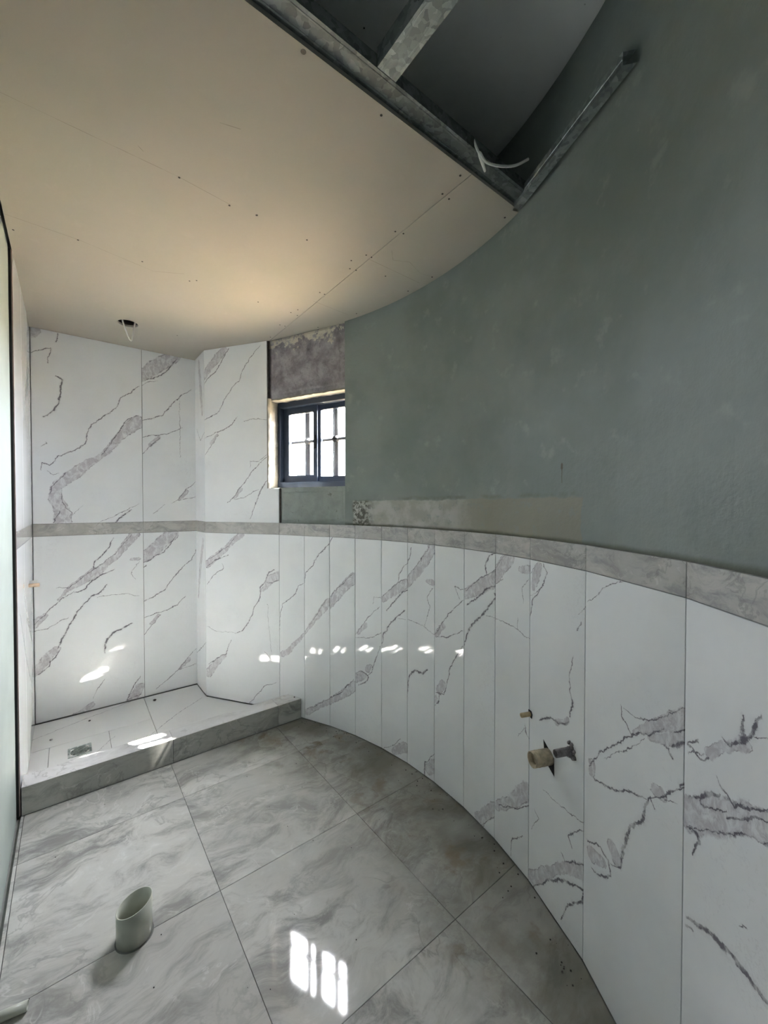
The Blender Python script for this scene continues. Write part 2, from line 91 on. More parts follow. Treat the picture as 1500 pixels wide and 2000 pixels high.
def bevel(bm, w, seg=2):
    bmesh.ops.bevel(bm, geom=list(bm.edges), offset=w, segments=seg, profile=.6, affect='EDGES')
def fix(bm): bmesh.ops.recalc_face_normals(bm, faces=list(bm.faces))

def slab(name, poly, frame, thick, parent, mat, gap=.0013, uvo=(0, 0), cham=.0007, share=None):
    """a tile: outline poly in the (s,t) plane of frame = (origin, s axis, t axis, outward axis); the face lies at outward=0, the body behind it"""
    o, us, ut, un = frame
    c = Vector((sum(p[0] for p in poly)/len(poly), sum(p[1] for p in poly)/len(poly)))
    n = len(poly)
    # inset by gap
    area = sum(poly[i][0]*poly[(i+1) % n][1] - poly[(i+1) % n][0]*poly[i][1] for i in range(n))
    if area < 0: poly = poly[::-1]
    def inset(poly, g):
        out = []
        for i in range(n):
            p0, p1, p2 = Vector(poly[i-1]), Vector(poly[i]), Vector(poly[(i+1) % n])
            d1 = (p1-p0).normalized(); d2 = (p2-p1).normalized()
            n1 = Vector((-d1.y, d1.x)); n2 = Vector((-d2.y, d2.x))
            b = n1+n2
            if b.length < 1e-6: b = n1
            b = b.normalized(); k = g/max(.3, b.dot(n1))
            out.append(p1+b*k)
        return out
    a = inset(poly, gap); b = inset(poly, gap+cham)
    bm = bmesh.new(); uvl = bm.loops.layers.uv.new('UVMap')
    P = lambda q, d: o+us*q[0]+ut*q[1]+un*d
    v0 = [bm.verts.new(P(q, 0)) for q in b]; v1 = [bm.verts.new(P(q, -cham)) for q in a]; v2 = [bm.verts.new(P(q, -thick)) for q in a]
    uvd = {}
    for vs, qs in ((v0, b), (v1, a), (v2, a)):
        for v, q in zip(vs, qs): uvd[v] = (q[0]+uvo[0], q[1]+uvo[1])
    bm.faces.new(v0); bm.faces.new(v2[::-1])
    for i in range(n):
        j = (i+1) % n
        bm.faces.new((v1[i], v1[j], v0[j], v0[i])); bm.faces.new((v2[i], v2[j], v1[j], v1[i]))
    for f in bm.faces:
        for l in f.loops: l[uvl].uv = uvd[l.vert]
    fix(bm)
    return link(name, mesh_of(bm, name), parent, mat)
def wall_frame(p, q, z=0):
    """frame of a vertical face from plan point p to q, room on the left side of p->q when seen clockwise"""
    p = Vector((p[0], p[1], z)); q = Vector((q[0], q[1], z)); u = (q-p).normalized()
    n = Vector((u.y, -u.x, 0))
    return (p, u, Vector((0, 0, 1)), n)
def clip(poly, a, b):
    """keep the part of poly on the left of a->b"""
    out = []
    side = lambda p: (b[0]-a[0])*(p[1]-a[1])-(b[1]-a[1])*(p[0]-a[0])
    for i in range(len(poly)):
        p, q = poly[i], poly[(i+1) % len(poly)]
        sp, sq = side(p), side(q)
        if sp >= 0: out.append(p)
        if (sp >= 0) != (sq >= 0):
            t = sp/(sp-sq); out.append((p[0]+(q[0]-p[0])*t, p[1]+(q[1]-p[1])*t))
    res = []
    for p in out:
        if not res or math.dist(p, res[-1]) > 1e-4: res.append(p)
    if len(res) > 1 and math.dist(res[0], res[-1]) < 1e-4: res.pop()
    return res
def arc(a, r=None): r = r or R; return (CX+r*math.cos(a), CY+r*math.sin(a))
def ang(p): return math.atan2(p[1]-CY, p[0]-CX)
def clip_circle(poly, r, pts):
    for i in range(len(pts)-1):       # pts run clockwise, the room is on their right
        if not poly: return poly
        poly = clip(poly, pts[i+1], pts[i])
    return poly
def tube(bm, pts, r, seg=12, cap=True, taper=None):
    rings = []
    pts = [Vector(p) for p in pts]
    up = None
    for i, p in enumerate(pts):
        d = (pts[min(i+1, len(pts)-1)]-pts[max(i-1, 0)]).normalized()
        if up is None:
            up = d.orthogonal().normalized()
        up = (up-d*up.dot(d)).normalized(); sd = d.cross(up)
        rr = r if taper is None else taper[i]
        rings.append([bm.verts.new(p+(up*math.cos(2*math.pi*k/seg)+sd*math.sin(2*math.pi*k/seg))*rr) for k in range(seg)])
    for i in range(len(rings)-1):
        for k in range(seg):
            bm.faces.new((rings[i][k], rings[i][(k+1) % seg], rings[i+1][(k+1) % seg], rings[i+1][k]))
    if cap:
        bm.faces.new(rings[0][::-1]); bm.faces.new(rings[-1])
def smooth_path(pts, n=6):
    pts = [Vector(p) for p in pts]; out = []
    for i in range(len(pts)-1):
        p0 = pts[max(i-1, 0)]; p1 = pts[i]; p2 = pts[i+1]; p3 = pts[min(i+2, len(pts)-1)]
        for k in range(n):
            t = k/n
            out.append(.5*((2*p1)+(p2-p0)*t+(2*p0-5*p1+4*p2-p3)*t*t+(3*p1-p0-3*p2+p3)*t**3))
    return out+[pts[-1]]
def hollow_pipe(bm, p, d, length, r, wall, seg=40, cut=None, cutdir=None):
    """open pipe from p along d; cut=slope of the open end along cutdir"""
    p = Vector(p); d = Vector(d).normalized(); up = d.orthogonal().normalized() if cutdir is None else Vector(cutdir).normalized(); sd = d.cross(up)
    rings = []
    for rr, l in ((r, 0), (r, length), (r-wall, length), (r-wall, 0)):
        ring = []
        for k in range(seg):
            a = 2*math.pi*k/seg
            q = up*math.cos(a)+sd*math.sin(a)
            ll = l+(cut*math.cos(a)*rr if (cut and l) else 0)
            ring.append(bm.verts.new(p+q*rr+d*ll))
        rings.append(ring)
    for i in range(4):
        A, B = rings[i], rings[(i+1) % 4]
        for k in range(seg): bm.faces.new((A[k], A[(k+1) % seg], B[(k+1) % seg], B[k]))
    fix(bm)

# ---------------------------------------------------------------- materials
class NT:
    def __init__(s, name, rough=.5, metal=0, spec=.5):
        s.m = bpy.data.materials.new(name); s.m.use_nodes = True; s.t = s.m.node_tree; s.n = s.t.nodes; s.l = s.t.links
        s.b = s.n['Principled BSDF']; s.b.inputs['Roughness'].default_value = rough; s.b.inputs['Metallic'].default_value = metal
        s.b.inputs['Specular IOR Level'].default_value = spec
    def put(s, sock, v):
        if hasattr(v, 'is_linked') or hasattr(v, 'links'): s.l.new(v, sock)
        elif v is not None: sock.default_value = v
    def node(s, t, **k):
        x = s.n.new(t)
        for a, b in k.items(): setattr(x, a, b)
        return x
    def math(s, op, a, b=None, c=None, clamp=False):
        x = s.node('ShaderNodeMath', operation=op, use_clamp=clamp); s.put(x.inputs[0], a); s.put(x.inputs[1], b)
        if c is not None: s.put(x.inputs[2], c)
        return x.outputs[0]
    def vec(s, op, a, b=None, scale=None):
        x = s.node('ShaderNodeVectorMath', operation=op); s.put(x.inputs[0], a)
        if b is not None: s.put(x.inputs[1], b)
        if scale is not None: s.put(x.inputs['Scale'], scale)
        return x.outputs['Value'] if op in ('DOT_PRODUCT', 'DISTANCE', 'LENGTH') else x.outputs['Vector']
    def noise(s, vec, scale, detail=4, rough=.5, dist=0, color=False):
        x = s.node('ShaderNodeTexNoise'); s.put(x.inputs['Vector'], vec); x.inputs['Scale'].default_value = scale
        x.inputs['Detail'].default_value = detail; x.inputs['Roughness'].default_value = rough; x.inputs['Distortion'].default_value = dist
        return x.outputs['Color' if color else 'Fac']
    def ss(s, v, a, b, lo=0., hi=1., kind='SMOOTHSTEP'):
        x = s.node('ShaderNodeMapRange', interpolation_type=kind); x.clamp = True; s.put(x.inputs['Value'], v)
        x.inputs['From Min'].default_value = a; x.inputs['From Max'].default_value = b
        x.inputs['To Min'].default_value = lo; x.inputs['To Max'].default_value = hi
        return x.outputs['Result']
    def mix(s, f, a, b, blend='MIX'):
        x = s.node('ShaderNodeMix', data_type='RGBA', blend_type=blend); s.put(x.inputs['Factor'], f)
        s.put(x.inputs['A'], a if not isinstance(a, tuple) else a+(1,) if len(a) == 3 else a); s.put(x.inputs['B'], b if not isinstance(b, tuple) else b+(1,) if len(b) == 3 else b)
        return x.outputs['Result']
    def coord(s, kind='Object'): return s.node('ShaderNodeTexCoord').outputs[kind]
    def uv(s): return s.node('ShaderNodeUVMap', uv_map='UVMap').outputs[0]
    def bump(s, h, strength=.3, dist=.002):
        x = s.node('ShaderNodeBump'); x.inputs['Strength'].default_value = strength; x.inputs['Distance'].default_value = dist
        s.put(x.inputs['Height'], h); s.l.new(x.outputs[0], s.b.inputs['Normal'])
    def color(s, c):
        if isinstance(c, tuple): s.b.inputs['Base Color'].default_value = c if len(c) == 4 else c+(1,)
        else: s.l.new(c, s.b.inputs['Base Color'])
def seg_min(M, P, lines):
    """min over segments of distance / half width"""
    cur = None
    for pts in lines:
        for a, b in zip(pts[:-1], pts[1:]):
            A = Vector((a[0], a[1], 0)); BA = Vector((b[0]-a[0], b[1]-a[1], 0)); L2 = max(BA.length_squared, 1e-8)
            h = M.math('SUBTRACT', M.vec('DOT_PRODUCT', P, tuple(BA/L2)), A.dot(BA)/L2, clamp=True)
            q = M.node('ShaderNodeVectorMath', operation='MULTIPLY_ADD'); M.l.new(h, q.inputs[0]); q.inputs[1].default_value = BA; q.inputs[2].default_value = A
            d = M.vec('DISTANCE', P, q.outputs[0])
            w_ = M.math('MULTIPLY_ADD', h, b[2]-a[2], a[2])
            r = M.math('DIVIDE', d, w_)
            cur = r if cur is None else M.math('MINIMUM', cur, r)
    return cur
WHITE = (.84, .855, .875)
def marble(name, veins, seed=0., base=WHITE):
    M = NT(name, .05)
    uv = M.uv(); p3 = M.vec('ADD', uv, (seed*3.1, seed*1.7, seed))
    w1 = M.vec('SUBTRACT', M.noise(p3, 22, 2, color=True), (.5, .5, .5)); w2 = M.vec('SUBTRACT', M.noise(p3, 70, 4, .7, color=True), (.5, .5, .5))
    P = M.vec('ADD', M.vec('ADD', uv, M.vec('SCALE', w1, scale=.022)), M.vec('SCALE', w2, scale=.017))
    P = M.vec('MULTIPLY', P, (1, 1, 0))
    cloud = M.noise(p3, 4, 3, .5)
    col = M.mix(M.ss(cloud, .4, .75), base, tuple(c*.95 for c in base))
    # faint speckle / hairlines of the print
    hair = M.noise(M.vec('ADD', p3, M.vec('SCALE', w1, scale=.2)), 7, 5, .65)
    hm = M.ss(M.math('ABSOLUTE', M.math('SUBTRACT', hair, .5)), 0., .012, .18, 0.)
    hm = M.math('MULTIPLY', hm, M.ss(M.noise(p3, 2.3, 2), .55, .7))
    col = M.mix(hm, col, (.42, .41, .43))
    B = [v[1] for v in veins if v[0] == 'B']; L = [v[1] for v in veins if v[0] == 'L']
    brk = M.noise(p3, 38, 4, .65)
    if B:
        r = seg_min(M, P, B)
        inn = M.ss(r, .82, 1.12, 1., 0.)
        tex = M.ss(M.noise(M.vec('MULTIPLY', p3, (1.4, .8, 1)), 20, 5, .65, 1.5), .32, .62, .2, 1.)
        col = M.mix(M.math('MULTIPLY', M.math('MULTIPLY', inn, tex), .85), col, (.53, .505, .545))
        fl = M.ss(M.math('ABSOLUTE', M.math('SUBTRACT', M.noise(M.vec('ADD', p3, M.vec('SCALE', w1, scale=.08)), 16, 4, .6, 1.), .5)), 0., .03, .32, 0.)
        col = M.mix(M.math('MULTIPLY', inn, fl), col, (.33, .31, .35))
        edge = M.ss(M.math('ABSOLUTE', M.math('SUBTRACT', r, .95)), .0, .13, 1., 0.)
        col = M.mix(M.math('MULTIPLY', edge, M.ss(brk, .44, .6, 0., .75)), col, (.22, .20, .235))
    if L:
        r = seg_min(M, P, L)
        core = M.ss(r, .6, 1.5, 1., 0.)
        halo = M.ss(r, .6, 4.5, .22, 0.)
        col = M.mix(M.math('MULTIPLY', halo, M.ss(brk, .35, .6, .3, 1.)), col, (.45, .44, .47))
        col = M.mix(M.math('MULTIPLY', core, M.ss(brk, .36, .55, .38, .95)), col, (.15, .135, .165))
    M.color(col)
    return M.m
def stone(name, base, dark, light, scale=1., rough=.12, dirt=None, coord='UV', vein=.5, bumpy=0.):
    """grey printed marble with swirling streaks"""
    M = NT(name, rough)
    uv = M.uv() if coord == 'UV' else M.coord('Object')
    oi = M.node('ShaderNodeObjectInfo').outputs['Random']
    off = M.node('ShaderNodeCombineXYZ'); M.l.new(M.math('MULTIPLY', oi, 17.), off.inputs[0]); M.l.new(M.math('MULTIPLY', oi, 9.), off.inputs[1]); M.l.new(oi, off.inputs[2])
    p = M.vec('ADD', uv, off.outputs[0])
    wv = M.vec('SUBTRACT', M.noise(p, 2.2*scale, 3, .55, color=True), (.5, .5, .5))
    q = M.vec('ADD', p, M.vec('SCALE', wv, scale=.38/scale))
    rot = M.node('ShaderNodeMapping'); M.l.new(q, rot.inputs['Vector']); rot.inputs['Rotation'].default_value = (0, 0, .8); rot.inputs['Scale'].default_value = (1, 2.6, 1)
    s1 = M.noise(rot.outputs[0], 3.4*scale, 10, .72, .25); s2 = M.noise(q, 1.6*scale, 4, .5)
    col = M.mix(M.ss(s1, .34, .56), dark, base)
    col = M.mix(M.ss(s1, .56, .74, 0., .75), col, light)
    col = M.mix(M.ss(s2, .36, .6, .55, 0.), col, tuple(c*k_ for c, k_ in zip(base, (.68, .67, .65))))
    lines = M.ss(M.math('ABSOLUTE', M.math('SUBTRACT', M.noise(q, 3.2*scale, 6, .6, .4), .5)), 0., .02, vein, 0.)
    lines = M.math('MULTIPLY', lines, M.ss(M.noise(p, 2.1*scale, 2), .45, .6))
    col = M.mix(lines, col, tuple(c*.45 for c in base))
    wl = M.ss(M.math('ABSOLUTE', M.math('SUBTRACT', M.noise(q, 4.1*scale, 5, .6, .8), .47)), 0., .018, .45, 0.)
    col = M.mix(M.math('MULTIPLY', wl, M.ss(M.noise(p, 9*scale, 3), .5, .62)), col, (.74, .73, .71))
    if dirt is not None:
        # builders' dirt gathered along the foot of the round wall
        g = M.node('ShaderNodeNewGeometry').outputs['Position']
        d = M.vec('DISTANCE', M.vec('MULTIPLY', g, (1, 1, 0)), (CX, CY, 0))
        nn = M.noise(g, 5.5, 5, .62)
        m = M.math('MULTIPLY', M.ss(M.math('ADD', d, M.math('MULTIPLY', nn, .7)), R-.25, R+.30, 0., .85), M.ss(M.noise(g, 3.1, 3), .3, .6, .55, 1.))
        col = M.mix(m, col, (.145, .135, .10))
        sp = M.ss(M.noise(g, 6, 4, .6), .56, .68, 0., .6)
        col = M.mix(M.math('MULTIPLY', sp, M.ss(d, R-.7, R-.1)), col, (.20, .14, .075))
        M.l.new(M.math('ADD', M.math('MULTIPLY', m, .5), rough), M.b.inputs['Roughness'])
    M.color(col)
    if bumpy: M.bump(s1, bumpy, .0006)
    return M.m

m_floor = stone('floor_marble', (.63, .620, .595), (.30, .292, .28), (.84, .835, .82), .95, .045, dirt=1)
m_curb = stone('curb_marble', (.54, .53, .50), (.34, .33, .31), (.66, .65, .62), 1.3, .16)
m_curb_glare = stone('curb_marble_with_glare', (.74, .73, .74), (.60, .59, .60), (.85, .84, .84), 1.6, .09)  # curb marble again, sheen and sun glare on top put into the colour
m_border = stone('border_marble', (.52, .51, .49), (.33, .325, .33), (.68, .67, .66), 2.6, .14)
m_shower = marble('shower_floor_marble', [('L', [(-.2, 3.2, .001), (.05, 3.3, .0015), (.35, 3.41, .001)]), ('L', [(.35, 2.8, .001), (.55, 3.0, .0015), (.75, 3.15, .001)]), ('L', [(-.05, 2.6, .001), (.2, 2.95, .001)])], 5.5, (.74, .735, .73))
def plain(name, col, rough=.6, metal=0, var=.12, scale=20, bump=0., spec=.5):
    M = NT(name, rough, metal, spec); p = M.coord('Object')
    n = M.noise(p, scale, 5, .6)
    M.color(M.mix(M.ss(n, .3, .7), tuple(c*(1-var) for c in col), tuple(min(1, c*(1+var)) for c in col)))
    if bump: M.bump(n, bump, .002)
    return M.m
m_grout = plain('grout', (.30, .30, .29), .9)
m_screed = plain('cement_screed', (.20, .20, .19), .95, bump=.4)
m_bisque = plain('tile_bisque', (.42, .33, .31), .9)
m_gap_shade = plain('gap_shade_black', (.012, .012, .012), .8)  # near-black colour in place of the shade inside gaps and holes
m_alu = plain('dark_blue_grey_aluminium', (.030, .042, .068), .32, .3, .1, 9)
m_bar = plain('painted_iron', (.012, .012, .014), .6, 0, .1, 20, 0, .2)
m_pvc = plain('grey_white_pvc', (.56, .57, .50), .32, 0, .05, 12)
m_pvcin = plain('grey_white_pvc_inside', (.40, .42, .30), .4, 0, .08, 12)
m_cream = plain('cream_plastic', (.62, .50, .31), .5, 0, .12, 60)
m_rust = plain('stained_cream_plastic', (.52, .44, .32), .6, 0, .3, 45)
m_mort = plain('cement_covered_pipe', (.27, .25, .26), .85, 0, .35, 70, .6)
m_cable = plain('white_cable', (.74, .74, .72), .4, 0, .03)
m_screw = plain('black_screw', (.035, .032, .03), .5, .4)
m_debris = plain('debris', (.05, .04, .035), .9, 0, .4, 60)
m_brown = plain('brown_stain', (.20, .12, .07), .8, 0, .3, 50)
m_peach = plain('peach_plastic', (.80, .60, .42), .5, 0, .05)
m_edge = plain('board_edge', (.40, .38, .35), .9)
m_patch_cream = plain('cream_plaster', (.27, .25, .215), .9, 0, .15, 25, .5)
m_extwall = plain('exterior_ground', (.185, .138, .078), .9, 0, .1, 2)

def galv(name='galvanised_steel', k=1.):
    M = NT(name, .42, .75); p = M.coord('Object')
    v = M.node('ShaderNodeTexVoronoi'); M.l.new(M.vec('ADD', p, M.vec('SCALE', M.noise(p, 40, 2, color=True), scale=.02)), v.inputs['Vector']); v.inputs['Scale'].default_value = 65
    sep = M.node('ShaderNodeSeparateColor'); M.l.new(v.outputs['Color'], sep.inputs[0])
    c = M.mix(sep.outputs[0], (.24*k, .27*k, .27*k), (.50*k, .54*k, .54*k))
    c = M.mix(M.ss(M.noise(p, 14, 4), .5, .7, 0., .5), c, (.16, .18, .18))
    M.color(c); M.l.new(M.ss(sep.outputs[1], 0., 1., .34, .55), M.b.inputs['Roughness'])
    return M.m
m_galv = galv(); m_galvd = galv('darker_galvanised_steel', .42)  # the second is a darker tone of the same steel

def green():
    M = NT('green_grey_plaster', .62, 0, .35); uv0 = M.uv(); uv = M.vec('MULTIPLY', uv0, (3.42, 1, 1))
    n1 = M.noise(uv, 1.6, 5, .6); n2 = M.noise(uv, 9, 5, .6); n3 = M.noise(uv, 45, 4, .6)
    col = M.mix(M.ss(n1, .38, .62), (.255, .288, .272), (.205, .238, .220))
    col = M.mix(M.ss(n2, .58, .72, 0., .35), col, (.38, .41, .38))
    col = M.mix(M.ss(M.noise(uv, 6, 6, .7), .68, .75, 0., .45), col, (.50, .51, .46))
    # the strip where older tiles were taken off, above the border (u = plan angle in degrees / 100, v = height)
    sx = M.node('ShaderNodeSeparateXYZ'); M.l.new(uv0, sx.inputs[0]); u, v = sx.outputs[0], sx.outputs[1]
    wob = M.math('MULTIPLY', M.math('SUBTRACT', M.noise(uv, 11, 4, .6), .5), .03)
    inz = M.ss(M.math('ADD', v, wob), 1.437, 1.447, 1., 0.)
    u2 = M.math('ADD', u, M.math('MULTIPLY', wob, .4))
    inu = M.math('MULTIPLY', M.ss(u2, .174, .179, 1., 0.), M.ss(u2, -.2575, -.2555))
    z = M.math('MULTIPLY', inz, inu)
    pc = M.mix(M.ss(n2, .4, .62), (.36, .355, .32), (.46, .46, .44))
    pc = M.mix(M.ss(u, -.02, -.12), pc, (.27, .265, .215))
    pc = M.mix(M.ss(M.noise(uv, 16, 6, .7), .56, .62, 0., .5), pc, (.25, .28, .26))
    col = M.mix(z, col, pc)
    # soot and mould spots at its left end and stains round its rim
    so_ = M.math('MULTIPLY', M.ss(M.noise(uv, 30, 7, .75), .46, .53), M.math('MULTIPLY', M.ss(u, .125, .15), M.math('MULTIPLY', M.ss(u2, .174, .18, 1., 0.), M.ss(M.math('ADD', v, wob), 1.43, 1.455, 1., 0.))))
    col = M.mix(M.math('MULTIPLY', so_, .85), col, (.05, .05, .035))
    rim = M.ss(M.math('ABSOLUTE', M.math('SUBTRACT', M.math('ADD', v, wob), 1.452)), 0., .014, .45, 0.)
    rim = M.math('MULTIPLY', M.math('MULTIPLY', rim, M.ss(u, -.26, -.24)), M.math('MULTIPLY', M.ss(u, .05, .1, 1., 0.), M.ss(n2, .4, .6)))
    col = M.mix(rim, col, (.15, .15, .10))
    low = M.ss(M.math('ADD', v, M.math('MULTIPLY', wob, .5)), 1.293, 1.31, .7, 0.)  # shading line just above the border, put into the colour
    col = M.mix(low, col, (.09, .09, .05))
    # a short rust run
    run = seg_min(M, M.vec('ADD', uv, M.vec('SCALE', M.vec('SUBTRACT', M.noise(uv, 60, 2, color=True), (.5, .5, .5)), scale=.004)), [[(-.7825, 1.555, .0022), (-.7825, 1.49, .001)], [(-.7825, 1.550, .005), (-.7825, 1.540, .005)]])
    sv = M.ss(run, .6, 1.5, .8, 0.)
    col = M.mix(sv, col, (.10, .07, .04))
    # white scrape marks
    wm = M.math('MULTIPLY', M.ss(M.noise(uv, 30, 5, .75, 1.), .70, .74), M.ss(M.noise(uv, 2.6, 2), .55, .62))
    col = M.mix(M.math('MULTIPLY', wm, .5), col, (.62, .64, .60))
    M.color(col)
    M.bump(M.math('ADD', n3, M.math('MULTIPLY', n2, 1.5)), .35, .004)
    return M.m
m_green = green()
m_green_flat = plain('green_grey_paint', (.48, .54, .50), .5, 0, .06, 4)
def cement():
    M = NT('rough_cement_render', .95, 0, .2); p = M.coord('Object')
    sx = M.node('ShaderNodeSeparateXYZ'); M.l.new(p, sx.inputs[0]); z = sx.outputs[2]
    n = M.noise(p, 9, 6, .65); n2 = M.noise(p, 30, 5, .65)
    c = M.mix(M.ss(n, .35, .65), (.23, .21, .225), (.40, .375, .40))
    c = M.mix(M.ss(n2, .55, .68, 0., .5), c, (.17, .155, .16))
    top = M.ss(M.math('ADD', z, M.math('MULTIPLY', M.math('SUBTRACT', n, .5), .45)), 2.49, 2.505)
    c = M.mix(M.math('MULTIPLY', top, M.ss(n2, .38, .5)), c, (.60, .56, .47))
    M.color(c); M.bump(M.math('ADD', n, n2), .7, .008)
    return M.m
m_cement = cement()
def lower_render():
    M = NT('painted_render_below_window', .85, 0, .25); p = M.coord('Object')
    n = M.noise(p, 9, 6, .65); n2 = M.noise(p, 26, 5, .7)
    c = M.mix(M.ss(n, .35, .65), (.26, .29, .27), (.33, .36, .34))
    c = M.mix(M.ss(n2, .60, .70, 0., .7), c, (.15, .15, .13))
    M.color(c); M.bump(n2, .5, .005)
    return M.m
m_lower = lower_render()
def board():
    M = NT('gypsum_board_paper', .75, 0, .25); g = M.node('ShaderNodeNewGeometry').outputs['Position']
    n = M.noise(g, 2.2, 4, .6); n2 = M.noise(g, 14, 5, .6)
    c = M.mix(M.ss(n, .35, .65), (.45, .41, .355), (.425, .40, .34))
    c = M.mix(M.ss(n2, .6, .75, 0., .25), c, (.50, .47, .42))
    P = M.vec('MULTIPLY', M.vec('ADD', g, M.vec('SCALE', M.vec('SUBTRACT', M.noise(g, 30, 2, color=True), (.5, .5, .5)), scale=.002)), (1, 1, 0))
    r = seg_min(M, P, [[(x, y, .0013) for x, y in l] for l in PENCIL])
    c = M.mix(M.math('MULTIPLY', M.ss(r, .4, 1.3, .6, 0.), M.ss(n2, .35, .55, .35, 1.)), c, (.20, .17, .14))
    M.color(c); M.bump(n2, .15, .001)
    return M.m
m_board = board()
def upper():
    M = NT('upper_ceiling_paint', .8, 0, .3); g = M.node('ShaderNodeNewGeometry').outputs['Position']
    c = M.mix(M.ss(M.noise(g, 3, 4), .4, .7), (.90, .90, .91), (.82, .82, .83))
    v = M.node('ShaderNodeTexVoronoi'); M.l.new(g, v.inputs['Vector']); v.inputs['Scale'].default_value = 14; v.inputs['Randomness'].default_value = 1
    c = M.mix(M.math('MULTIPLY', M.ss(v.outputs['Distance'], .03, .05, 1., 0.), M.ss(M.noise(g, 6, 1), .5, .55)), c, (.05, .05, .05))
    M.color(c); return M.m
m_upper = upper()
def glass(name, frost):
    m = bpy.data.materials.new(name); m.use_nodes = True; t = m.node_tree; t.nodes.clear()
    o = t.nodes.new('ShaderNodeOutputMaterial'); mx = t.nodes.new('ShaderNodeMixShader'); lw = t.nodes.new('ShaderNodeLayerWeight'); lw.inputs[0].default_value = .5
    pw = t.nodes.new('ShaderNodeMath'); pw.operation = 'POWER'; pw.inputs[1].default_value = 5; t.links.new(lw.outputs['Facing'], pw.inputs[0])
    fr = t.nodes.new('ShaderNodeMath'); fr.operation = 'MULTIPLY_ADD'; fr.inputs[1].default_value = .96; fr.inputs[2].default_value = .04; t.links.new(pw.outputs[0], fr.inputs[0])
    gl = t.nodes.new('ShaderNodeBsdfGlossy'); gl.inputs['Roughness'].default_value = .02
    if frost:
        a = t.nodes.new('ShaderNodeBsdfTranslucent'); a.inputs[0].default_value = (.93, .95, .96, 1)
    else:
        a = t.nodes.new('ShaderNodeBsdfTransparent'); a.inputs[0].default_value = (.93, .95, .95, 1)
    t.links.new(fr.outputs[0], mx.inputs[0]); t.links.new(a.outputs[0], mx.inputs[1]); t.links.new(gl.outputs[0], mx.inputs[2]); t.links.new(mx.outputs[0], o.inputs[0])
    return m
m_frost = glass('obscured_glass', True); m_clear = glass('clear_glass', False)

# ---------------------------------------------------------------- FLOOR
Z3 = Vector((0, 0, 1))
fm = bmesh.new(); bm_box(fm, -1.6, 1.75, -.75, 3.7, -.25, -.012); fix(fm)
floor = tag(link('floor', mesh_of(fm, 'floor'), None, m_grout), kind='structure')
ffr = (Vector((0, 0, 0)), Vector((1, 0, 0)), Vector((0, 1, 0)), Z3)
xs = [-1.38, -.78, -.18, .421, 1.025, 1.63]; ys = [-.48, -.278, .322, .922, 1.522, 2.122, CURB0]
nodes_room = [(p[0], p[1]) for p in NODES[1:]]
rnd = random.Random(4)
for j in range(len(ys)-1):
    for i in range(len(xs)-1):
        x0, x1, y0, y1 = xs[i], xs[i+1], ys[j], ys[j+1]
        if y0 > 1.4:
            x0 = max(x0, LEFT)
            if x1-x0 < .005: continue
        poly = clip_circle([(x0, y0), (x1, y0), (x1, y1), (x0, y1)], R, nodes_room)
        if len(poly) < 3: continue
        ar = abs(sum(poly[k][0]*poly[(k+1) % len(poly)][1]-poly[(k+1) % len(poly)][0]*poly[k][1] for k in range(len(poly))))/2
        if ar < .0015: continue
        slab('floor_tile', poly, ffr, .0115, floor, m_floor, gap=.0008)

# shower floor
for poly in ([(-.2, 3.04), (.413, 3.04), (.413, 3.408), (-.2, 3.408)], [(-.2, CURB1), (-.11, CURB1), (-.11, 3.04), (-.2, 3.04)],
             [(-.11, CURB1), (.177, CURB1), (.177, 3.04), (-.11, 3.04)], [(.177, CURB1), (.413, CURB1), (.413, 3.04), (.177, 3.04)],
             [(.413, CURB1), (1.16, CURB1), (1.125, 2.63), (.783, 3.15), (.778, 3.408), (.413, 3.408)]):
    slab('shower_floor_tile', poly, ffr, .0115, floor, m_shower, gap=.0011)

# ---------------------------------------------------------------- SHOWER CURB
curb = tag(empty('shower_curb', (.5, 2.5, 0)), 'low grey marble curb with glare painted into its top, running across the shower entrance', 'curb')
inv = Matrix.Translation((-.5, -2.5, 0))
def rel(o, par):
    o.data.transform(Matrix.Translation(par.location).inverted()); return o
bm = bmesh.new(); bm_box(bm, LEFT+.004, 1.185, CURB0+.011, CURB1-.004, -.01, CURBZ-.011); fix(bm)
rel(link('core', mesh_of(bm, 'core'), curb, m_screed), curb)
xr = 1.2005
for a, b in ((LEFT+.003, .434), (.434, 1.04), (1.04, xr)):
    fr = (Vector((0, CURB0, 0)), Vector((1, 0, 0)), Z3, Vector((0, -1, 0)))
    rel(slab('front_tile', [(a, 0.0005), (b, 0.0005), (b, CURBZ), (a, CURBZ)], fr, .01, curb, m_curb, gap=.0007), curb)
for a, b in ((LEFT+.003, .434), (.434, 1.04), (1.04, 0)):
    fr = (Vector((0, 0, CURBZ+.0005)), Vector((1, 0, 0)), Vector((0, 1, 0)), Z3)
    p = [(a, CURB0), (b, CURB0), (b, CURB1), (a, CURB1)] if b else [(a, CURB0), (1.2015, CURB0), (1.156, CURB1), (a, CURB1)]
    rel(slab('top_tile', p, fr, .011, curb, m_curb_glare, gap=.0005), curb)
for a, b in ((LEFT+.003, .434), (.434, 1.13)):
    fr = (Vector((0, CURB1+.0005, 0)), Vector((1, 0, 0)), Z3, Vector((0, 1, 0)))
    rel(slab('inner_tile', [(a, .0005), (b, .0005), (b, CURBZ-.012), (a, CURBZ-.012)], fr, .004, curb, m_curb, gap=.0007), curb)

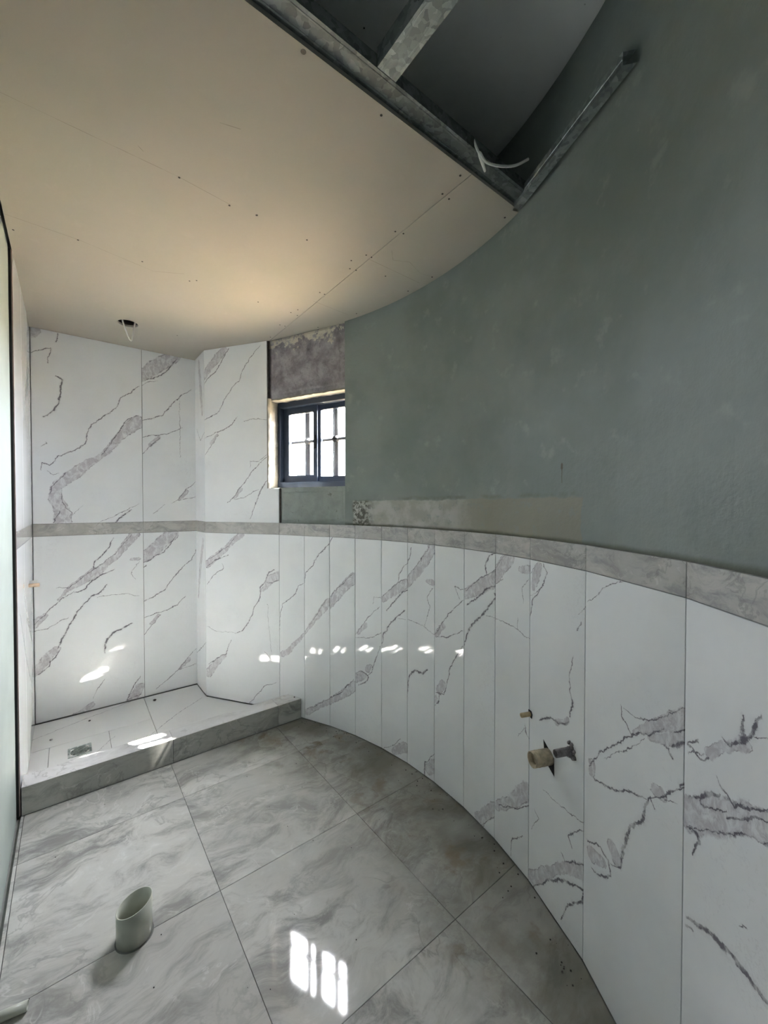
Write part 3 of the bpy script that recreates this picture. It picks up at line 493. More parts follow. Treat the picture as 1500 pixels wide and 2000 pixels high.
# ---------------------------------------------------------------- ROUND WALL with window opening (plaster, painted grey green)
TH = .165
uC = (Vector((NODES[0][0], NODES[0][1]))-Vector(A0)).normalized(); nC = Vector((-uC.y, uC.x))
def offp(p, d, n): return (p[0]+n[0]*d, p[1]+n[1]*d)
path = [offp(A0, OFF, nC), PL, PR, PG]
a = ang(PG); aEnd = math.radians(-95)
k = 44
for i in range(1, k+1): path.append(arc(a+(aEnd-a)*i/k, R+OFF))
path.append((-1.40, arc(aEnd, R+OFF)[1]))
def outn(i):
    p = Vector(path[i]); a_ = Vector(path[max(i-1, 0)]); b_ = Vector(path[min(i+1, len(path)-1)])
    d = (b_-a_).normalized(); return Vector((-d.y, d.x))
uW = (Vector(PR)-Vector(PL)).normalized(); nW = Vector((-uW.y, uW.x))
ons = [outn(i) for i in range(len(path))]; ons[1] = nW; ons[2] = nW; ons[0] = nC; ons[3] = nW
ons[-1] = Vector((0, -1)); ons[-2] = Vector((0, -1))
bm = bmesh.new(); uvl = bm.loops.layers.uv.new('UVMap')
zs = [-.2, WZ0, WZ1, 3.15]
def uvp(p, z): return (math.degrees(ang(p))/100 if p[1] > -.4 else -.7, z)
def V(i, z, d): p = offp(path[i], d, ons[i]); return bm.verts.new((p[0], p[1], z)), (uvp(path[i], z))
def quad(*vu, mat=0):
    f = bm.faces.new([x[0] for x in vu]); f.material_index = mat
    for l, x in zip(f.loops, vu): l[uvl].uv = x[1]
for i in range(len(path)-1):
    for j in range(3):
        if i == 1 and j == 1: continue
        if i == 1 and j == 0:      # kept well behind the tiles below the border
            rc = .035
            quad(V(1, zs[0], rc), V(2, zs[0], rc), V(2, BAND1-.004, rc), V(1, BAND1-.004, rc), mat=2)
            quad(V(1, BAND1-.004, rc), V(2, BAND1-.004, rc), V(2, BAND1-.004, 0), V(1, BAND1-.004, 0), mat=2)
            quad(V(1, BAND1-.004, 0), V(2, BAND1-.004, 0), V(2, zs[1], 0), V(1, zs[1], 0), mat=2)
            quad(V(i, zs[j+1], TH), V(i+1, zs[j+1], TH), V(i+1, zs[j], TH), V(i, zs[j], TH), mat=2)
            continue
        mt = 1 if i == 1 and j == 2 else 2 if i <= 1 and j == 0 else 0
        quad(V(i, zs[j], 0), V(i+1, zs[j], 0), V(i+1, zs[j+1], 0), V(i, zs[j+1], 0), mat=mt)
        quad(V(i, zs[j+1], TH), V(i+1, zs[j+1], TH), V(i+1, zs[j], TH), V(i, zs[j], TH), mat=2)
    quad(V(i, zs[3], 0), V(i+1, zs[3], 0), V(i+1, zs[3], TH), V(i, zs[3], TH)); quad(V(i, zs[0], TH), V(i+1, zs[0], TH), V(i+1, zs[0], 0), V(i, zs[0], 0))
quad(V(1, WZ0, 0), V(1, WZ1, 0), V(1, WZ1, TH), V(1, WZ0, TH), mat=3); quad(V(2, WZ0, 0), V(2, WZ0, TH), V(2, WZ1, TH), V(2, WZ1, 0), mat=3)
quad(V(1, WZ1, 0), V(2, WZ1, 0), V(2, WZ1, TH), V(1, WZ1, TH), mat=3); quad(V(1, WZ0, 0), V(1, WZ0, TH), V(2, WZ0, TH), V(2, WZ0, 0), mat=3)
quad(V(0, zs[0], 0), V(0, zs[3], 0), V(0, zs[3], TH), V(0, zs[0], TH)); e = len(path)-1; quad(V(e, zs[0], TH), V(e, zs[3], TH), V(e, zs[3], 0), V(e, zs[0], 0))
bmesh.ops.remove_doubles(bm, verts=list(bm.verts), dist=.0002)
wall = tag(link('wall_right', mesh_of(bm, 'wall_right'), None, [m_green, m_cement, m_lower, m_patch_cream]), kind='structure')
wv = wall.data
for p in wv.polygons:
    if abs(p.normal.z) < .1 and p.material_index == 0: p.use_smooth = False

# rough render patch above the window: a rugged sheet of mortar, cream filler along the top
def rugged(name, s0, s1, z0, z1, mat, amp, base, nx=46, nz=40, seed=0., edge=.02):
    bm = bmesh.new(); g = []
    for i in range(nx+1):
        row = []
        for j in range(nz+1):
            s = s0+(s1-s0)*i/nx; z = z0+(z1-z0)*j/nz
            h = base+amp*mnoise.fractal((s*14+seed, z*14, seed), .8, 2., 4)
            fe = min(i, nx-i, j, nz-j)/2.
            h = max(h, .001) if fe >= 1 else -.004
            p = Vector(PL)+uW*s-nW*h
            row.append(bm.verts.new((p.x, p.y, z)))
        g.append(row)
    for i in range(nx):
        for j in range(nz): bm.faces.new((g[i][j], g[i+1][j], g[i+1][j+1], g[i][j+1]))
    fix(bm)
    return link(name, mesh_of(bm, name, True), wall, mat)
rugged('render_patch', .004, .615, WZ1+.012, CEIL+.01, m_cement, .007, .005, seed=2.)
rugged('painted_render_patch', .10, .635, BAND1+.004, WZ0-.012, m_lower, .003, .003, nz=20, seed=7.)
# reveal plaster: uneven cream edges around the opening
def reveal_bar(name, p0, p1, wdt, dep, mat, seed):
    """lumpy strip: along p0->p1, wdt in the wall plane, dep inwards"""
    bm = bmesh.new(); n = 30; P0 = Vector(p0); P1 = Vector(p1); d = (P1-P0).normalized()
    n3 = Vector((nW.x, nW.y, 0)); side = d.cross(n3).normalized(); rings = []
    for i in range(n+1):
        c = P0+(P1-P0)*i/n; k = wdt*(1+.55*mnoise.fractal((i*.35+seed, seed, 0), .8, 2., 3))
        rings.append([bm.verts.new(c+a_*side*k+n3*b_) for a_, b_ in ((0, -.003), (.9, -.0025), (1., .004), (1., dep), (0, dep))])
    for i in range(n):
        for q in range(5): bm.faces.new((rings[i][q], rings[i][(q+1) % 5], rings[i+1][(q+1) % 5], rings[i+1][q]))
    bm.faces.new(rings[0]); bm.faces.new(rings[-1][::-1]); fix(bm)
    return link(name, mesh_of(bm, name), wall, mat)
P3 = lambda s, d, z: Vector((PL[0]+uW.x*s+nW.x*d, PL[1]+uW.y*s+nW.y*d, z))
reveal_bar('reveal_plaster', P3(0, 0, WZ0), P3(0, 0, WZ1), -.012 if Vector((0, 0, 1)).cross(Vector((nW.x, nW.y, 0))).dot(Vector((uW.x, uW.y, 0))) < 0 else .012, .085, m_patch_cream, 1.)
sgn = 1 if Vector((uW.x, uW.y, 0)).cross(Vector((nW.x, nW.y, 0))).z < 0 else -1
reveal_bar('reveal_plaster', P3(0, 0, WZ1), P3(.639, 0, WZ1), .012*sgn, .085, m_patch_cream, 4.)

# ---------------------------------------------------------------- TILES on the round wall and the shower side wall
def mm(key, seed, **k): return marble('marble_'+key.lower(), VEINS.get(key, []), seed, **k)
m_grow = [mm('S%d' % i, i*1.37) for i in range(1, 13)]
m_plainm = marble('marble_plain', [], 9.)
for i in range(len(NODES)-1):
    p, q = NODES[i], NODES[i+1]; f = wall_frame(p, q); L_ = math.dist(p, q)
    if q[1] < -.3: break
    mt = m_grow[i] if i < 12 else m_plainm
    slab('wall_tile', [(0, .0015), (L_, .0015), (L_, BAND0), (0, BAND0)], f, .010, wall, mt)
    slab('border_tile', [(0, BAND0), (L_, BAND0), (L_, BAND1), (0, BAND1)], f, .010, wall, m_border, gap=.0006, uvo=(i*1.3, 0))
f = wall_frame(A0, NODES[0]); L_ = math.dist(A0, NODES[0]); LU = .538
slab('wall_tile', [(0, .0015), (L_, .0015), (L_, BAND0), (0, BAND0)], f, .010, wall, mm('CL', 21.3))
slab('border_tile', [(0, BAND0), (L_, BAND0), (L_, BAND1), (0, BAND1)], f, .010, wall, m_border, gap=.0006, uvo=(-2, 0))
slab('wall_tile', [(0, BAND1), (L_, BAND1), (L_, WZ0-.006), (LU+.004, WZ0-.006), (LU, CEIL-.001), (0, CEIL-.001)], f, .012, wall, mm('CU', 23.1), gap=.0006)
# dark strip in the gap behind the sawn tile edge
bm = bmesh.new()
fo, fu, ft, fn = f
for s, z0, z1 in ((LU, WZ1, CEIL), (L_, BAND1, WZ0)):
    c = fo+fu*(s+.004)-fn*.010
    M_ = Matrix(((fu.x, fn.x, 0, c.x), (fu.y, fn.y, 0, c.y), (0, 0, 1, 0), (0, 0, 0, 1)))
    bm_box(bm, -.006, .006, -.006, .004, z0+.002, z1-.002, M_)
fix(bm); link('gap_strip', mesh_of(bm, 'gap_strip'), wall, m_debris)
bm = bmesh.new(); rg = []
for i in range(31):
    z = WZ0-.004+(WZ1-WZ0+.006)*i/30; c = fo+fu*(LU+.0005)-fn*.011; k = .016*(1+.5*mnoise.fractal((i*.4, 3.3, 0), .8, 2., 3))
    rg.append([bm.verts.new(Vector((c.x, c.y, z))+fu*a_+fn*b_) for a_, b_ in ((0, .0115), (k*.6, .0105), (k, .002), (k, -.012), (0, -.012))])
for i in range(30):
    for q in range(5): bm.faces.new((rg[i][q], rg[i][(q+1) % 5], rg[i+1][(q+1) % 5], rg[i+1][q]))
bm.faces.new(rg[0]); bm.faces.new(rg[-1][::-1]); fix(bm); link('reveal_plaster', mesh_of(bm, 'reveal_plaster'), wall, m_patch_cream)

# ---------------------------------------------------------------- BACK WALL of the shower, the pier beside it and the left wall
def block(name, x0, x1, y0, y1, z0=-.2, z1=3.15, mat=None):
    bm = bmesh.new(); bm_box(bm, x0, x1, y0, y1, z0, z1); fix(bm)
    o = link(name, mesh_of(bm, name), None, mat or m_screed); return tag(o, kind='structure')
wb = block('wall_back', -.62, .795, BACK+.0105, BACK+.25)
fb = wall_frame((LEFT, BACK), (.78, BACK)); J = .613
for key, a, b, z0, z1, sd in (('BU1', .001, J, BAND1, CEIL, 31.), ('BU2', J, .979, BAND1, CEIL, 32.), ('BL1', .001, J, .0015, BAND0, 33.), ('BL2', J, .979, .0015, BAND0, 34.)):
    slab('wall_tile', [(a, z0), (b, z0), (b, z1-.0005), (a, z1-.0005)], fb, .010, wb, mm(key, sd))
for a, b in ((.001, J), (J, .979)):
    slab('border_tile', [(a, BAND0), (b, BAND0), (b, BAND1), (a, BAND1)], fb, .010, wb, m_border, gap=.0005, uvo=(a*7+3, 0))
# pier: face looking along -X between the back wall and the side wall
bm = bmesh.new()
pp = [(.791, BACK+.25), (.791, 3.165), offp(A0, OFF+.001, nC), offp(A0, .3, nC), (1.2, BACK+.25)]
lo = [bm.verts.new((x, y, -.2)) for x, y in pp]; hi = [bm.verts.new((x, y, 3.15)) for x, y in pp]
bm.faces.new(lo[::-1]); bm.faces.new(hi)
for i in range(5): bm.faces.new((lo[i], lo[(i+1) % 5], hi[(i+1) % 5], hi[i]))
fix(bm); wp = tag(link('wall_pier', mesh_of(bm, 'wall_pier'), None, m_screed), kind='structure')
fp = wall_frame((.78, BACK-.001), (.785, 3.161)); Lp = math.dist((.78, BACK-.001), (.785, 3.161))
PV = [('B', [(.12, 2.5, .02), (.16, 2.3, .03), (.2, 2.1, .02)]), ('L', [(.05, 2.0, .001), (.15, 1.9, .002), (.26, 1.95, .001)]), ('B', [(.2, 1.15, .02), (.12, .95, .03), (.06, .7, .012)]), ('L', [(.26, .4, .001), (.1, .3, .002), (0, .25, .001)])]
m_pier = marble('marble_pier', PV, 41.)
slab('wall_tile', [(0, .0015), (Lp, .0015), (Lp, BAND0), (0, BAND0)], fp, .009, wp, m_pier)
slab('border_tile', [(0, BAND0), (Lp, BAND0), (Lp, BAND1), (0, BAND1)], fp, .009, wp, m_border, gap=.0005, uvo=(11, 0))
slab('wall_tile', [(0, BAND1), (Lp, BAND1), (Lp, CEIL-.001), (0, CEIL-.001)], fp, .009, wp, m_pier)
# left wall: painted part up to the shower, tiled part inside it
wl = block('wall_left', -.62, -.206, 1.52, CURB0-.004, mat=m_green_flat)
wl2 = block('wall_left_shower', -.62, LEFT-.0135, CURB0-.004, BACK+.0105)
fl = wall_frame((LEFT, CURB0+.012), (LEFT, BACK-.001)); LL = BACK-.001-CURB0-.012
LV = [('B', [(.9, 2.5, .03), (.7, 2.2, .03), (.5, 1.9, .02)]), ('L', [(.8, 2.45, .003), (.8, 2.25, .003)]), ('L', [(.2, 2.4, .001), (.5, 2.0, .0025), (.9, 1.6, .001)]), ('B', [(.3, 1.0, .02), (.5, .8, .03), (.8, .6, .02)]), ('L', [(.1, .9, .001), (.4, .6, .003), (.9, .2, .001)])]
m_leftm = marble('marble_left', LV, 45.)
for a, b in ((0, .366), (.366, LL)):
    slab('wall_tile', [(a, .0015), (b, .0015), (b, BAND0), (a, BAND0)], fl, .010, wl2, m_leftm)
    slab('border_tile', [(a, BAND0), (b, BAND0), (b, BAND1), (a, BAND1)], fl, .010, wl2, m_border, gap=.0005, uvo=(15+a, 0))
    slab('wall_tile', [(a, BAND1), (b, BAND1), (b, CEIL-.0005), (a, CEIL-.0005)], fl, .010, wl2, m_leftm)
bm = bmesh.new(); bm_box(bm, LEFT-.0050, LEFT-.0004, CURB0+.002, CURB0+.0115, .002, CEIL-.001); fix(bm)
link('tile_edge', mesh_of(bm, 'tile_edge'), wl2, m_bisque)
bm = bmesh.new(); bm_box(bm, LEFT-.0140, LEFT-.0052, CURB0-.003, CURB0+.006, .001, CEIL-.001); fix(bm)
link('joint_shade', mesh_of(bm, 'joint_shade'), wl2, m_gap_shade)  # solid black strip standing in for the shadowed gap
# rest of the house behind the camera
wh = block('wall_hall', -1.62, -1.4, -.75, 1.7, mat=m_green_flat)
wr = block('wall_return', -1.62, -.6, 1.52, 1.72, mat=m_green_flat)
# doorway wall behind the camera is closed above and beside the opening by the end of the round wall
# ---------------------------------------------------------------- CEILING
cm = bmesh.new()
cp = [(-1.62, 3.67), (1.0, 3.67), (1.0, 3.3)]+[offp(A0, .12, nC), offp(PL, .1, nW), offp(PR, .1, nW)]+[arc(ang(PR)+(math.radians(-95)-ang(PR))*i_/24, R+.12) for i_ in range(1, 25)]+[(-1.62, -.7)]
_lo = [cm.verts.new((x, y, UP)) for x, y in cp]; _hi = [cm.verts.new((x, y, UP+.25)) for x, y in cp]
cm.faces.new(_lo); cm.faces.new(_hi[::-1])
for i_ in range(len(cp)): cm.faces.new((_lo[i_], _lo[(i_+1) % len(cp)], _hi[(i_+1) % len(cp)], _hi[i_]))
fix(cm)
cu = tag(link('ceiling_upper', mesh_of(cm, 'ceiling_upper'), None, m_upper), kind='structure')
# ragged paper edge of the upper board where it meets the round wall
bm = bmesh.new(); rr_ = random.Random(11); inner = []; outer = []
for i_ in range(121):
    t_ = math.radians(24)+(math.radians(-75)-math.radians(24))*i_/120
    k_ = R+OFF-.012-.010*abs(mnoise.noise((i_*.23, 5, 0)))-.007*abs(mnoise.noise((i_*1.1, 9, 0)))
    outer.append(arc(t_, k_)); inner.append(arc(t_, k_-.35))
vo = [[bm.verts.new((x, y, z)) for x, y in outer] for z in (UP-.010, UP-.0005)]; vi = [bm.verts.new((x, y, UP-.0008)) for x, y in inner]
for i_ in range(120):
    bm.faces.new((vi[i_], vi[i_+1], vo[0][i_+1], vo[0][i_])); bm.faces.new((vo[0][i_], vo[0][i_+1], vo[1][i_+1], vo[1][i_])); bm.faces.new((vo[1][i_], vo[1][i_+1], vi[i_+1], vi[i_]))
fix(bm); link('board_skim', mesh_of(bm, 'board_skim'), cu, m_upper)
ceiling = tag(empty('ceiling', (0, 0, CEIL)), kind='structure')
def panel(poly, hole=None):
    bm = bmesh.new()
    loops = [poly]+([hole] if hole else [])
    edges = []
    for lp in loops:
        vs = [bm.verts.new((x, y, CEIL)) for x, y in lp]
        for i in range(len(vs)): edges.append(bm.edges.new((vs[i], vs[(i+1) % len(vs)])))
    bmesh.ops.triangle_fill(bm, edges=edges, use_beauty=True, use_dissolve=False)
    ret = bmesh.ops.extrude_face_region(bm, geom=list(bm.faces))
    bmesh.ops.translate(bm, verts=[v for v in ret['geom'] if isinstance(v, bmesh.types.BMVert)], vec=(0, 0, .0125))
    fix(bm)
    for f_ in bm.faces:
        if abs(f_.normal.z) < .5: f_.material_index = 1
    o = link('ceiling_panel', mesh_of(bm, 'ceiling_panel'), ceiling, [m_board, m_edge]); rel(o, ceiling); return o
hc = (.297, 2.991); hole = [(hc[0]+.055*math.cos(t*math.tau/40), hc[1]+.055*math.sin(t*math.tau/40)) for t in range(40)]
EY = .925
pa = panel([(LEFT-.002, 1.515), (-1.395, 1.515), (-1.395, EY), (1.0988, EY), (1.0988, 2.702), (.789, 3.171), (.789, BACK+.009), (LEFT-.002, BACK+.009)], hole)
arcp = []
ae = math.asin((EY+.006-CY)/(R+.010))
st = [PL, PR]+[arc(ang(PG)+(ae-ang(PG))*i/30, R+.010) for i in range(1, 31)]
strip = [(1.1012, EY), (1.1012, 2.712), (PR[0], PR[1]), (PG[0]-.002, PG[1])]+[p for p in st[2:]]
last = strip[-1]
strip[-1] = (last[0]-.0005, EY+.008); strip += [(last[0]-.006, EY+.001), (last[0]-.012, EY)]
pb = panel(strip[::-1])
# screws
bm = bmesh.new()
r0 = .0038
vs = [bm.verts.new((r0*math.cos(t*math.tau/10), r0*math.sin(t*math.tau/10), -.0006)) for t in range(10)]
bm.faces.new(vs[::-1])
v2 = [bm.verts.new((r0*1.25*math.cos(t*math.tau/10), r0*1.25*math.sin(t*math.tau/10), .002)) for t in range(10)]
for t in range(10): bm.faces.new((vs[t], vs[(t+1) % 10], v2[(t+1) % 10], v2[t]))
bmesh.ops.recalc_face_normals(bm, faces=list(bm.faces))
sme = mesh_of(bm, 'screw'); sme.materials.append(m_screw)
for i, (x, y) in enumerate(SCREWS):
    o = link('screw', sme, pa if x < 1.1 else pb); o.location = (x, y, 0)
    if i == 26: o.scale = (1.7, 1.7, 1)

# ---------------------------------------------------------------- METAL CHANNELS above the board edge
def channel(name, p0, p1, wdt, hgt, label, mat, t=.0012, lip=.007):
    """hat-less C profile, web downwards, flanges up with small inturned lips; p0,p1 centre line of the web"""
    p0 = Vector(p0); p1 = Vector(p1); d = (p1-p0).normalized(); L_ = (p1-p0).length; sd = d.cross(Z3)
    o = empty(name, p0)
    prof = [(-wdt/2, 0), (wdt/2, 0), (wdt/2, hgt), (wdt/2-lip, hgt), (wdt/2-lip, hgt-t), (wdt/2-t, hgt-t), (wdt/2-t, t), (-wdt/2+t, t), (-wdt/2+t, hgt-t), (-wdt/2+lip, hgt-t), (-wdt/2+lip, hgt), (-wdt/2, hgt)]
    def sweep(pr, nm):
        bm = bmesh.new(); A = [bm.verts.new(sd*x+Z3*z) for x, z in pr]; B = [bm.verts.new(d*L_+sd*x+Z3*z) for x, z in pr]
        n = len(pr)
        for i in range(n): bm.faces.new((A[i], A[(i+1) % n], B[(i+1) % n], B[i]))
        bm.faces.new(A); bm.faces.new(B[::-1]); fix(bm); return link(nm, mesh_of(bm, nm), o, mat)
    sweep([(-wdt/2+t, 0), (wdt/2-t, 0), (wdt/2-t, t), (-wdt/2+t, t)], 'web')
    for s_ in (-1, 1):
        sweep([(s_*x, z) for x, z in [(wdt/2, 0), (wdt/2, hgt), (wdt/2-lip, hgt), (wdt/2-lip, hgt-t), (wdt/2-t, hgt-t), (wdt/2-t, 0)]], 'flange')
        # rolled rib of the web
        sweep([(s_*(wdt/2-.012)-.002, -.0008), (s_*(wdt/2-.012)+.002, -.0008), (s_*(wdt/2-.012)+.0035, .0004), (s_*(wdt/2-.012)-.0035, .0004)], 'rib')
    return tag(o, label, 'ceiling channel')
channel('ceiling_channel', (-1.38, .895, CEIL+.0128), (1.335, .895, CEIL+.0128), .062, .036, 'long galvanised steel channel lying along the open edge of the ceiling boards', m_galvd)
channel('ceiling_channel', (.679, .862, CEIL+.0128), (.679, -.60, CEIL+.0128), .062, .052, 'galvanised steel cross channel meeting the long channel at a right angle', m_galv)
# wall channel: web faces the room, flanges run back to the plaster
def wall_track():
    a = Vector(arc(ang((1.362, .935)), R+OFF)); b = Vector(arc(ang((1.151, .440)), R+OFF))
    d = (b-a).normalized(); nin = Vector((d.y, -d.x)); a2 = a+nin*.004; b2 = b+nin*.001
    L_ = (b2-a2).length
    bul = .0
    o = empty('wall_channel', (a2.x, a2.y, CEIL))
    D = Vector((d.x, d.y, 0)); Nn = Vector((nin.x, nin.y, 0))
    def pc(nm, prof, cut0=0, cut1=0):
        bm = bmesh.new(); A = [bm.verts.new(Nn*x+Z3*z+D*(cut0*x)) for x, z in prof]; B = [bm.verts.new(D*(L_-cut1*x)+Nn*x+Z3*z) for x, z in prof]
        n = len(prof)
        for i in range(n): bm.faces.new((A[i], A[(i+1) % n], B[(i+1) % n], B[i]))
        bm.faces.new(A); bm.faces.new(B[::-1]); fix(bm); return link(nm, mesh_of(bm, nm), o, m_galv)
    W = .034; Hh = .036
    pc('lower_flange', [(0.004, 0), (W, 0), (W, .0013), (0.004, .0013)], 0, .5)
    pc('upper_flange', [(0.004, Hh), (W, Hh), (W, Hh-.0013), (0.004, Hh-.0013)], 0, .5)
    pc('web', [(W-.0013, .0013), (W, .0013), (W, Hh-.0013), (W-.0013, Hh-.0013)], 0, .5)
    pc('lip', [(W, .014), (W+.0015, .016), (W+.0015, .020), (W, .022)], 0, .5)
    return tag(o, 'short galvanised steel channel fixed to the green plaster of the round wall', 'ceiling channel')
wall_track()
# cable knotted at the board edge
c0 = Vector((1.075, .862, CEIL+.004))
def cable(name, pts, r, label, n=6):
    bm = bmesh.new(); tube(bm, smooth_path(pts, n), r, 8); fix(bm); o = link(name, mesh_of(bm, name, True), None, m_cable); return tag(o, label, 'cable')
cable('cable', [(1.04, .87, 2.60), (1.045, .86, 2.566), (1.062, .852, 2.532), (1.085, .858, 2.512), (1.088, .866, 2.530), (1.062, .862, 2.552), (1.052, .850, 2.545), (1.075, .842, 2.522), (1.13, .826, 2.528), (1.17, .80, 2.534), (1.205, .775, 2.556)], .0042, 'short white electric cable knotted at the open ceiling board edge')
cable('cable', [(.262, 2.975, 2.60), (.268, 2.968, 2.545), (.292, 2.958, 2.465), (.305, 2.955, 2.437), (.314, 2.957, 2.445), (.322, 2.965, 2.50), (.332, 2.975, 2.556), (.335, 2.98, 2.60)], .0042, 'looped white electric cable hanging from the round hole in the ceiling')

# ---------------------------------------------------------------- WINDOW
win = tag(empty('window_1', (PL[0], PL[1], WZ0), math.atan2(uW.y, uW.x)), kind='structure')
# local axes: x along the opening, y outwards is -y or +y
ysg = 1 if (Matrix.Rotation(math.atan2(uW.y, uW.x), 3, 'Z') @ Vector((0, 1, 0))).to_2d().dot(nW) > 0 else -1
def wbox(name, s0, s1, d0, d1, z0, z1, parent=win, mat=None, bv=.0015):
    bm = bmesh.new(); y0, y1 = sorted((ysg*d0, ysg*d1)); bm_box(bm, s0, s1, y0, y1, z0, z1); fix(bm)
    if bv: bevel(bm, bv, 1)
    return link(name, mesh_of(bm, name), parent, mat or m_alu)
WL, WH = .639, WZ1-WZ0
def frame4(name, s0, s1, z0, z1, b, d0, d1, parent, bt=None, bl=None, br=None):
    bt = bt or b; bl = bl or b; br = br or b
    bm = bmesh.new()
    for (a, c, e, g) in ((s0, s0+bl, z0, z1), (s1-br, s1, z0, z1), (s0+bl, s1-br, z0, z0+b), (s0+bl, s1-br, z1-bt, z1)):
        y0, y1 = sorted((ysg*d0, ysg*d1)); bm_box(bm, a, c, y0, y1, e, g)
    # raised inner bead
    y0, y1 = sorted((ysg*(d0-.004), ysg*d0))
    for (a, c, e, g) in ((s0+bl-.008, s0+bl-.002, z0+b, z1-bt), (s1-br+.002, s1-br+.008, z0+b, z1-bt), (s0+bl, s1-br, z0+b-.008, z0+b-.002), (s0+bl, s1-br, z1-bt+.002, z1-bt+.008)):
        bm_box(bm, a, c, y0, y1, e, g)
    fix(bm)
    return link(name, mesh_of(bm, name), parent, m_alu)
fr_ = frame4('window_frame', .003, WL-.003, .003, WH-.009, .040, .070, .140, win, bl=.036, br=.036)
sa = frame4('sash', .036, .335, .040, WH-.045, .050, .104, .124, win, bl=.055, br=.033)
wbox('pane', .095, .305, .112, .116, .09, WH-.10, sa, m_clear, 0)
sb = frame4('sash', .322, .606, .040, WH-.045, .038, .128, .146, win, bl=.030, br=.030)
wbox('pane', .350, .572, .135, .139, .08, WH-.09, sb, m_clear, 0)
wbox('latch', .312, .324, .094, .104, .27, .36, sa, m_bar, .001)
# outside guard: bars with a collar at mid height
gd = empty('window_guard', (PL[0]+nW.x*.155, PL[1]+nW.y*.155, WZ0), math.atan2(uW.y, uW.x))
tag(gd, 'dark iron window guard with collared upright bars outside the small window', 'window guard')
for s in (-.03, .213, .452, .62):
    bm = bmesh.new(); bm_box(bm, s-.020, s+.020, -.005, .005, 0, WH)
    tube(bm, [(s, 0, .308), (s, 0, .322), (s, 0, .33), (s, 0, .338), (s, 0, .352)], .01, 12, True, [.020, .025, .029, .025, .020]); fix(bm); link('bar', mesh_of(bm, 'bar', True), gd, m_bar)
bm = bmesh.new(); tube(bm, [(-.03, 0, .33), (.63, 0, .33)], .011, 10); fix(bm); link('cross_rod', mesh_of(bm, 'cross_rod', True), gd, m_bar)
for z in (.01, WH-.02):
    bm = bmesh.new(); bm_box(bm, -.03, .63, -.006, .006, z, z+.012); fix(bm); link('rail', mesh_of(bm, 'rail'), gd, m_bar)

# added unseen block outside, right of the window, to narrow the sun beam
bm = bmesh.new(); q_ = [P3(s_, d_, 0) for s_, d_ in ((.600, TH-.03), (.600, .335), (.86, .335), (.86, TH-.06))]
lo = [bm.verts.new((p.x, p.y, -.35)) for p in q_]; hi = [bm.verts.new((p.x, p.y, 3.0)) for p in q_]
bm.faces.new(lo); bm.faces.new(hi[::-1])
for i in range(4): bm.faces.new((lo[i], lo[(i+1) % 4], hi[(i+1) % 4], hi[i]))
fix(bm); tag(link('sun_beam_block', mesh_of(bm, 'sun_beam_block'), None, m_screed), kind='structure')

# ---------------------------------------------------------------- PIPES
def pipe_on_wall(name, P, z, nin, length, r, wall_t, mat, label, mati=None, drop=0.):
    o = empty(name, (P[0], P[1], z))
    d = Vector((nin[0], nin[1], -drop)).normalized()
    bm = bmesh.new(); hollow_pipe(bm, -d*.012, d, length+.012, r, wall_t, 28); link('tube', mesh_of(bm, 'tube', True), o, mat)
    bm = bmesh.new()
    for k in range(1): tube(bm, [d*.002, d*.004], r-wall_t-.0002, 24)
    fix(bm); link('plug', mesh_of(bm, 'plug'), o, mati or m_debris)
    return o, d
nn = (-.923, .386)
o, d = pipe_on_wall('waste_pipe', (1.307, .747), .540, nn, .068, .0265, .0035, m_rust, '', m_brown)
tag(o, 'thick stained cream waste pipe stub sticking out of the marble wall tiles', 'pipe')
for t in (.028, .046):
    bm = bmesh.new(); tube(bm, [d*t, d*(t+.003)], .0272, 28); fix(bm); link('collar_ring', mesh_of(bm, 'collar_ring', True), o, m_rust)
o2, d2 = pipe_on_wall('water_pipe', (1.265, .648), .624, nn, .058, .0125, .002, m_mort, '')
tag(o2, 'thin cement-covered grey pipe stub beside the thick waste pipe', 'pipe')
o3, d3 = pipe_on_wall('water_pipe', (1.3465, .8455), .636, nn, .038, .0085, .003, m_cream, '')
tag(o3, 'small yellowish plastic pipe stub above the thick waste pipe on the tile joint', 'pipe')
# sawn holes: black patches round the pipes for the shade inside, and rough mortar
ub = Vector((-.386*-1, -.923, 0)).normalized()
uS = (Vector((NODES[10][0], NODES[10][1]))-Vector((NODES[9][0], NODES[9][1]))).normalized(); uS = Vector((uS.x, uS.y, 0)); nS = Vector((nn[0], nn[1], 0))
def hole_patch(parent, pts, mat, name, h=.0008):
    bm = bmesh.new(); a = [bm.verts.new(uS*x+Z3*z+nS*h) for x, z in pts]; b = [bm.verts.new(uS*x+Z3*z-nS*.003) for x, z in pts]
    n = len(pts); bm.faces.new(a); bm.faces.new(b[::-1])
    for i in range(n): bm.faces.new((a[i], a[(i+1) % n], b[(i+1) % n], b[i]))
    fix(bm); return link(name, mesh_of(bm, name), parent, mat)
hole_patch(o, [(-.030, .044), (.027, .010), (.029, -.052), (-.020, -.026)], m_gap_shade, 'sawn_hole_shade')
hole_patch(o3, [(-.010, .013), (.006, .014), (.013, .003), (.010, -.013), (-.008, -.008)], m_gap_shade, 'sawn_hole_shade')
bm = bmesh.new()
for k in range(22):
    a_ = rnd.random()*math.tau; rr = .012+.012*rnd.random()
    c = uS*(math.cos(a_)*rr*.8+.002)+Z3*(math.sin(a_)*rr*1.3)+nS*.001
    bmesh.ops.create_icosphere(bm, subdivisions=1, radius=.005+.004*rnd.random(), matrix=Matrix.Translation(c))
link('mortar_collar', mesh_of(bm, 'mortar_collar', True), o2, m_mort)
